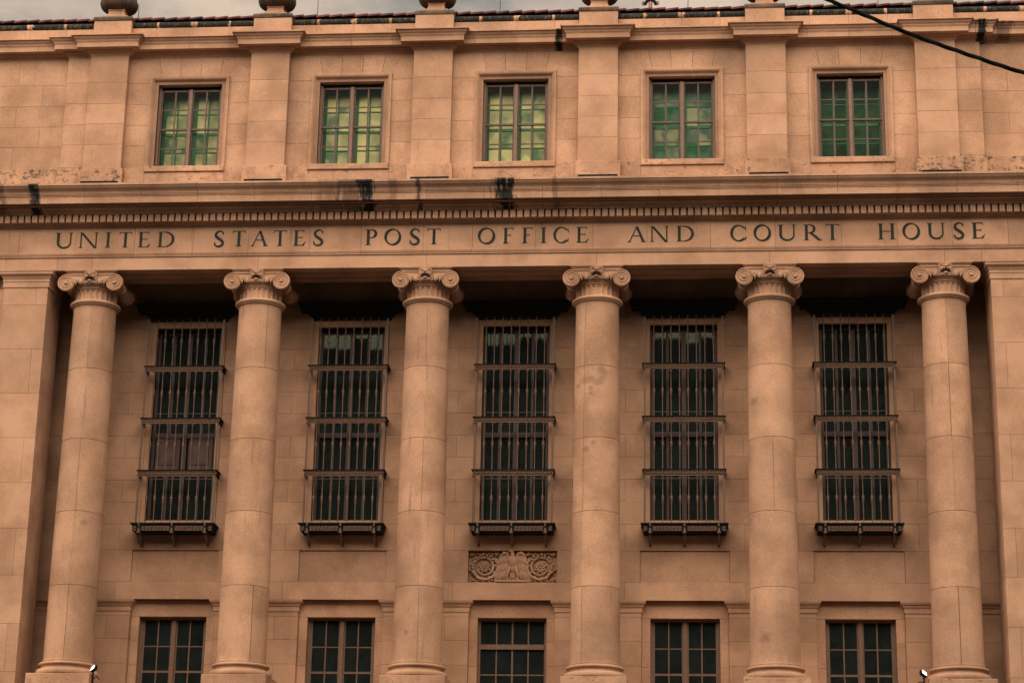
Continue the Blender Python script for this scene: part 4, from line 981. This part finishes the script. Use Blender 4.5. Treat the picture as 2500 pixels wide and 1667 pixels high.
for k in range(-2, 3): eb.tube([(k*0.012, yb_-0.05, 11.16), (k*0.026, yb_-0.045, 11.05), (k*0.036, yb_-0.035, 10.94)], 0.014, 6, [0.012, 0.018, 0.012])
eb.build('eagle_body', M['stone'], panel, smooth=True, angle=60)
eh = MB()
eh.tube([(0.0, yb_-0.07, 11.49), (-0.005, yb_-0.10, 11.555), (-0.02, yb_-0.11, 11.59)], 0.04, 10, [0.06, 0.050, 0.046]); eh.ball((-0.028, yb_-0.12, 11.605), 0.046, 0.045, 0.036, 10, 8)
eh.tube([(-0.06, yb_-0.13, 11.61), (-0.095, yb_-0.135, 11.605), (-0.105, yb_-0.13, 11.58)], 0.015, 6, [0.018, 0.012, 0.004])
eh.build('eagle_head', M['stone'], panel, smooth=True, angle=60)
el = MB().slab(-0.36, 0.34, 10.882, 10.925, 1.83, 2.02, 0.008); el.build('perch_ledge', M['stone'], panel)

# ------------------------------------------------------------------ separate things
ORD = ['first', 'second', 'third', 'fourth', 'fifth', 'sixth']
def urn():
    root = empty('stone_urn')
    f = MB().lathe([(0.44, 0.0), (0.44, 0.03), (0.39, 0.035), (0.325, 0.07), (0.29, 0.14), (0.275, 0.215), (0.30, 0.22), (0.30, 0.245), (0.0, 0.245)], 4, a0=PI/4, a1=PI/4+2*PI)
    f.build('foot', M['urn'], root)
    b = MB(); nr = 26
    b.lathe([(0.12, 0.245), (0.24, 0.255), (0.34, 0.28), (0.42, 0.335), (0.455, 0.42), (0.455, 0.50), (0.42, 0.58)], nr*6, mod=lambda an, z: 1+0.028*abs(math.cos(an*nr/2)) if 0.205 < z < 0.57 else 1)
    b.build('bowl', M['urn_dark'], root, smooth=True, angle=60)
    MB().lathe([(0.40, 0.58), (0.43, 0.60), (0.42, 0.66), (0.33, 0.70), (0.28, 0.80), (0.33, 0.98), (0.37, 1.02), (0.37, 1.06), (0.2, 1.10), (0.09, 1.16), (0.07, 1.22), (0.09, 1.28), (0.02, 1.36)], 32).build('lid', M['urn'], root, smooth=True, angle=45)
    return root
u0 = urn()
UL = ['ribbed stone urn standing on the leftmost rooftop pedestal', 'ribbed stone urn on the second rooftop pedestal from the left', 'ribbed stone urn on the third rooftop pedestal from the left', 'ribbed stone urn on the fourth rooftop pedestal, left of the red roof pipe', 'stone urn at the top edge on the fifth pedestal, between roof pipe and cable', 'stone urn at the top edge on the rightmost rooftop pedestal']
for i, xc in enumerate(COLS):
    o = u0 if i == 0 else copy_tree(u0)
    o.location = (xc, 0.58, 24.716); tag(o, UL[i], 'urn', 'urns on the roof pedestals')
# linear light bars lying on the cornice at the pilaster feet
lbm = MB().box(-0.46, 0.46, -0.035, 0.035, 0.0, 0.05).mesh('linear_light', M['black'])
for i, xc in enumerate(COLS):
    o = empty('linear_light', (xc+0.02, -0.03, 19.885))
    put('housing', lbm, o, (0, 0, 0.295)); 
    st = MB().box(-0.40, -0.36, -0.02, 0.02, 0, 0.295).box(0.36, 0.40, -0.02, 0.02, 0, 0.295).build('stand', M['dark_teal'], o)
    tag(o, 'thin dark light bar on the cornice below the %s upper pilaster from the left' % ORD[i], 'light fixture', 'light bars on the cornice')
# lightning rods
for X, h, lab in ((-11.0, 0.24, 'very short dark rod on the roof tiles left of the leftmost urn'), (-9.55, 0.62, 'dark lightning rod rising just right of the leftmost urn'), (-5.02, 0.95, 'dark lightning rod rising right of the second urn'), (-0.47, 0.95, 'dark lightning rod standing midway between the third and fourth urns'), (4.15, 0.95, 'dark lightning rod rising just right of the red roof pipe'), (8.75, 0.8, 'dark lightning rod on the roof above the rightmost window')):
    o = empty('lightning_rod', (X, 0.75, 24.66))
    MB().tube([(0, 0, 0), (0.012, 0, h*0.5), (0.0, 0, h)], 0.008, 6, [0.010, 0.009, 0.005]).build('rod', M['rod'], o)
    MB().lathe([(0.03, 0), (0.03, 0.02), (0.014, 0.03), (0.012, 0.06)], 8).build('base', M['rod'], o)
    tag(o, lab, 'rod', 'lightning rods on the roof')
# roof hydrant
hy = empty('roof_hydrant', (3.24, 0.80, 24.66)); tag(hy, 'red roof pipe with two black hose valves and small handwheels', 'pipe')
MB().lathe([(0.055, 0), (0.055, 0.02), (0.045, 0.025), (0.045, 0.42), (0.0, 0.43)], 14).build('pipe', M['redpipe'], hy, smooth=True)
MB().tube([(0, 0, 0.42), (0, 0, 0.55), (0, 0, 0.62)], 0.05, 10, [0.05, 0.055, 0.03]).build('head', M['black'], hy, smooth=True)
for sx in (-1, 1):
    vl = MB().tube([(0, -0.01, 0.50), (sx*0.06, -0.02, 0.46), (sx*0.11, -0.03, 0.39), (sx*0.13, -0.03, 0.33)], 0.04, 8, [0.045, 0.045, 0.04, 0.035]).build('valve', M['black'], hy, smooth=True)
    wh = MB(); wc = (sx*0.165, -0.04, 0.36)
    wh.tube([(wc[0]+0.042*math.cos(k*PI/8), wc[1], wc[2]+0.05*math.sin(k*PI/8)) for k in range(17)], 0.008, 5)
    for k in range(3): wh.tube([(wc[0]+0.04*math.cos(k*PI/3+.4), wc[1], wc[2]+0.048*math.sin(k*PI/3+.4)), (wc[0]-0.04*math.cos(k*PI/3+.4), wc[1], wc[2]-0.048*math.sin(k*PI/3+.4))], 0.006, 4)
    wh.build('handwheel', M['black'], vl)
# floodlights beside the end columns
def flood(X, sgn, lab):
    o = empty('floodlight', (X, -0.02, 8.10)); tag(o, lab, 'floodlight', 'floodlights beside the end columns')
    MB().tube([(0, 0, 0), (0, 0, 0.26), (0.0, 0, 0.36)], 0.02, 8, [0.024, 0.02, 0.02]).build('stand', M['black'], o)
    MB().lathe([(0.07, 0), (0.07, 0.015), (0.02, 0.02)], 10).build('foot', M['black'], o)
    MB().tube([(0.02, 0, 0.22), (sgn*0.08, -0.01, 0.27), (sgn*0.16, -0.01, 0.20)], 0.012, 6).build('cable', M['black'], o)
    hd = MB().box(-0.10, 0.10, -0.02, 0.05, -0.075, 0.075); hd.box(-0.08, 0.08, 0.05, 0.085, -0.055, 0.055)
    h = hd.build('head', M['black'], o, (0, -0.02, 0.45)); h.scale = (0.8, 0.8, 0.8); h.rotation_euler = (math.radians(-28), math.radians(-sgn*24), math.radians(-sgn*38))
    MB().box(-0.082, 0.082, -0.026, -0.0195, -0.057, 0.057).build('lens', M['lamp'], h)
    MB().tube([(-0.105, 0.01, 0), (-0.105, 0.02, -0.07), (0, 0.02, -0.10), (0.105, 0.02, -0.07), (0.105, 0.01, 0)], 0.008, 5).build('yoke', M['black'], h)
flood(-9.23, 1, 'small lit floodlight at the base of the leftmost column')
flood(9.17, -1, 'small lit floodlight at the base of the rightmost column')
# overhead cable
pts = [(5.644, 11.54), (5.882, 11.425), (6.118, 11.308), (6.275, 11.228), (6.587, 11.085), (6.899, 10.955), (7.362, 10.768), (7.597, 10.682)]
P3 = [Vector((x_, -27.0, z_)) for x_, z_ in pts]
pre = [P3[0] + Vector((-1.0*k, 0.0, 0.50*k+0.012*k*k)) for k in range(16, 0, -1)]
post = [P3[-1] + Vector((1.0*k, 0.0, -0.345*k+0.012*k*k)) for k in range(1, 17)]
path = cat_rom([p for p in pre+P3+post], 4) if False else pre+P3+post
dense = []
for i in range(len(path)-1):
    n = 12 if 10 < i < 30 else 4
    for k in range(n): dense.append(path[i].lerp(path[i+1], k/n))
cb = MB()
cb.tube(dense, 0.020, 8)
for ph in (0.0, 2.09, 4.19):
    d = 0.0; q = []
    for i, p in enumerate(dense):
        if i: d += (p-dense[i-1]).length
        an = d*9+ph; q.append(p+Vector((0, 0.013*math.cos(an), 0.013*math.sin(an))))
    cb.tube(q, 0.012, 5)
tag(cb.build('overhead_cable', M['black'], None, smooth=True), 'thick twisted black cable sagging across the upper right corner', 'cable')
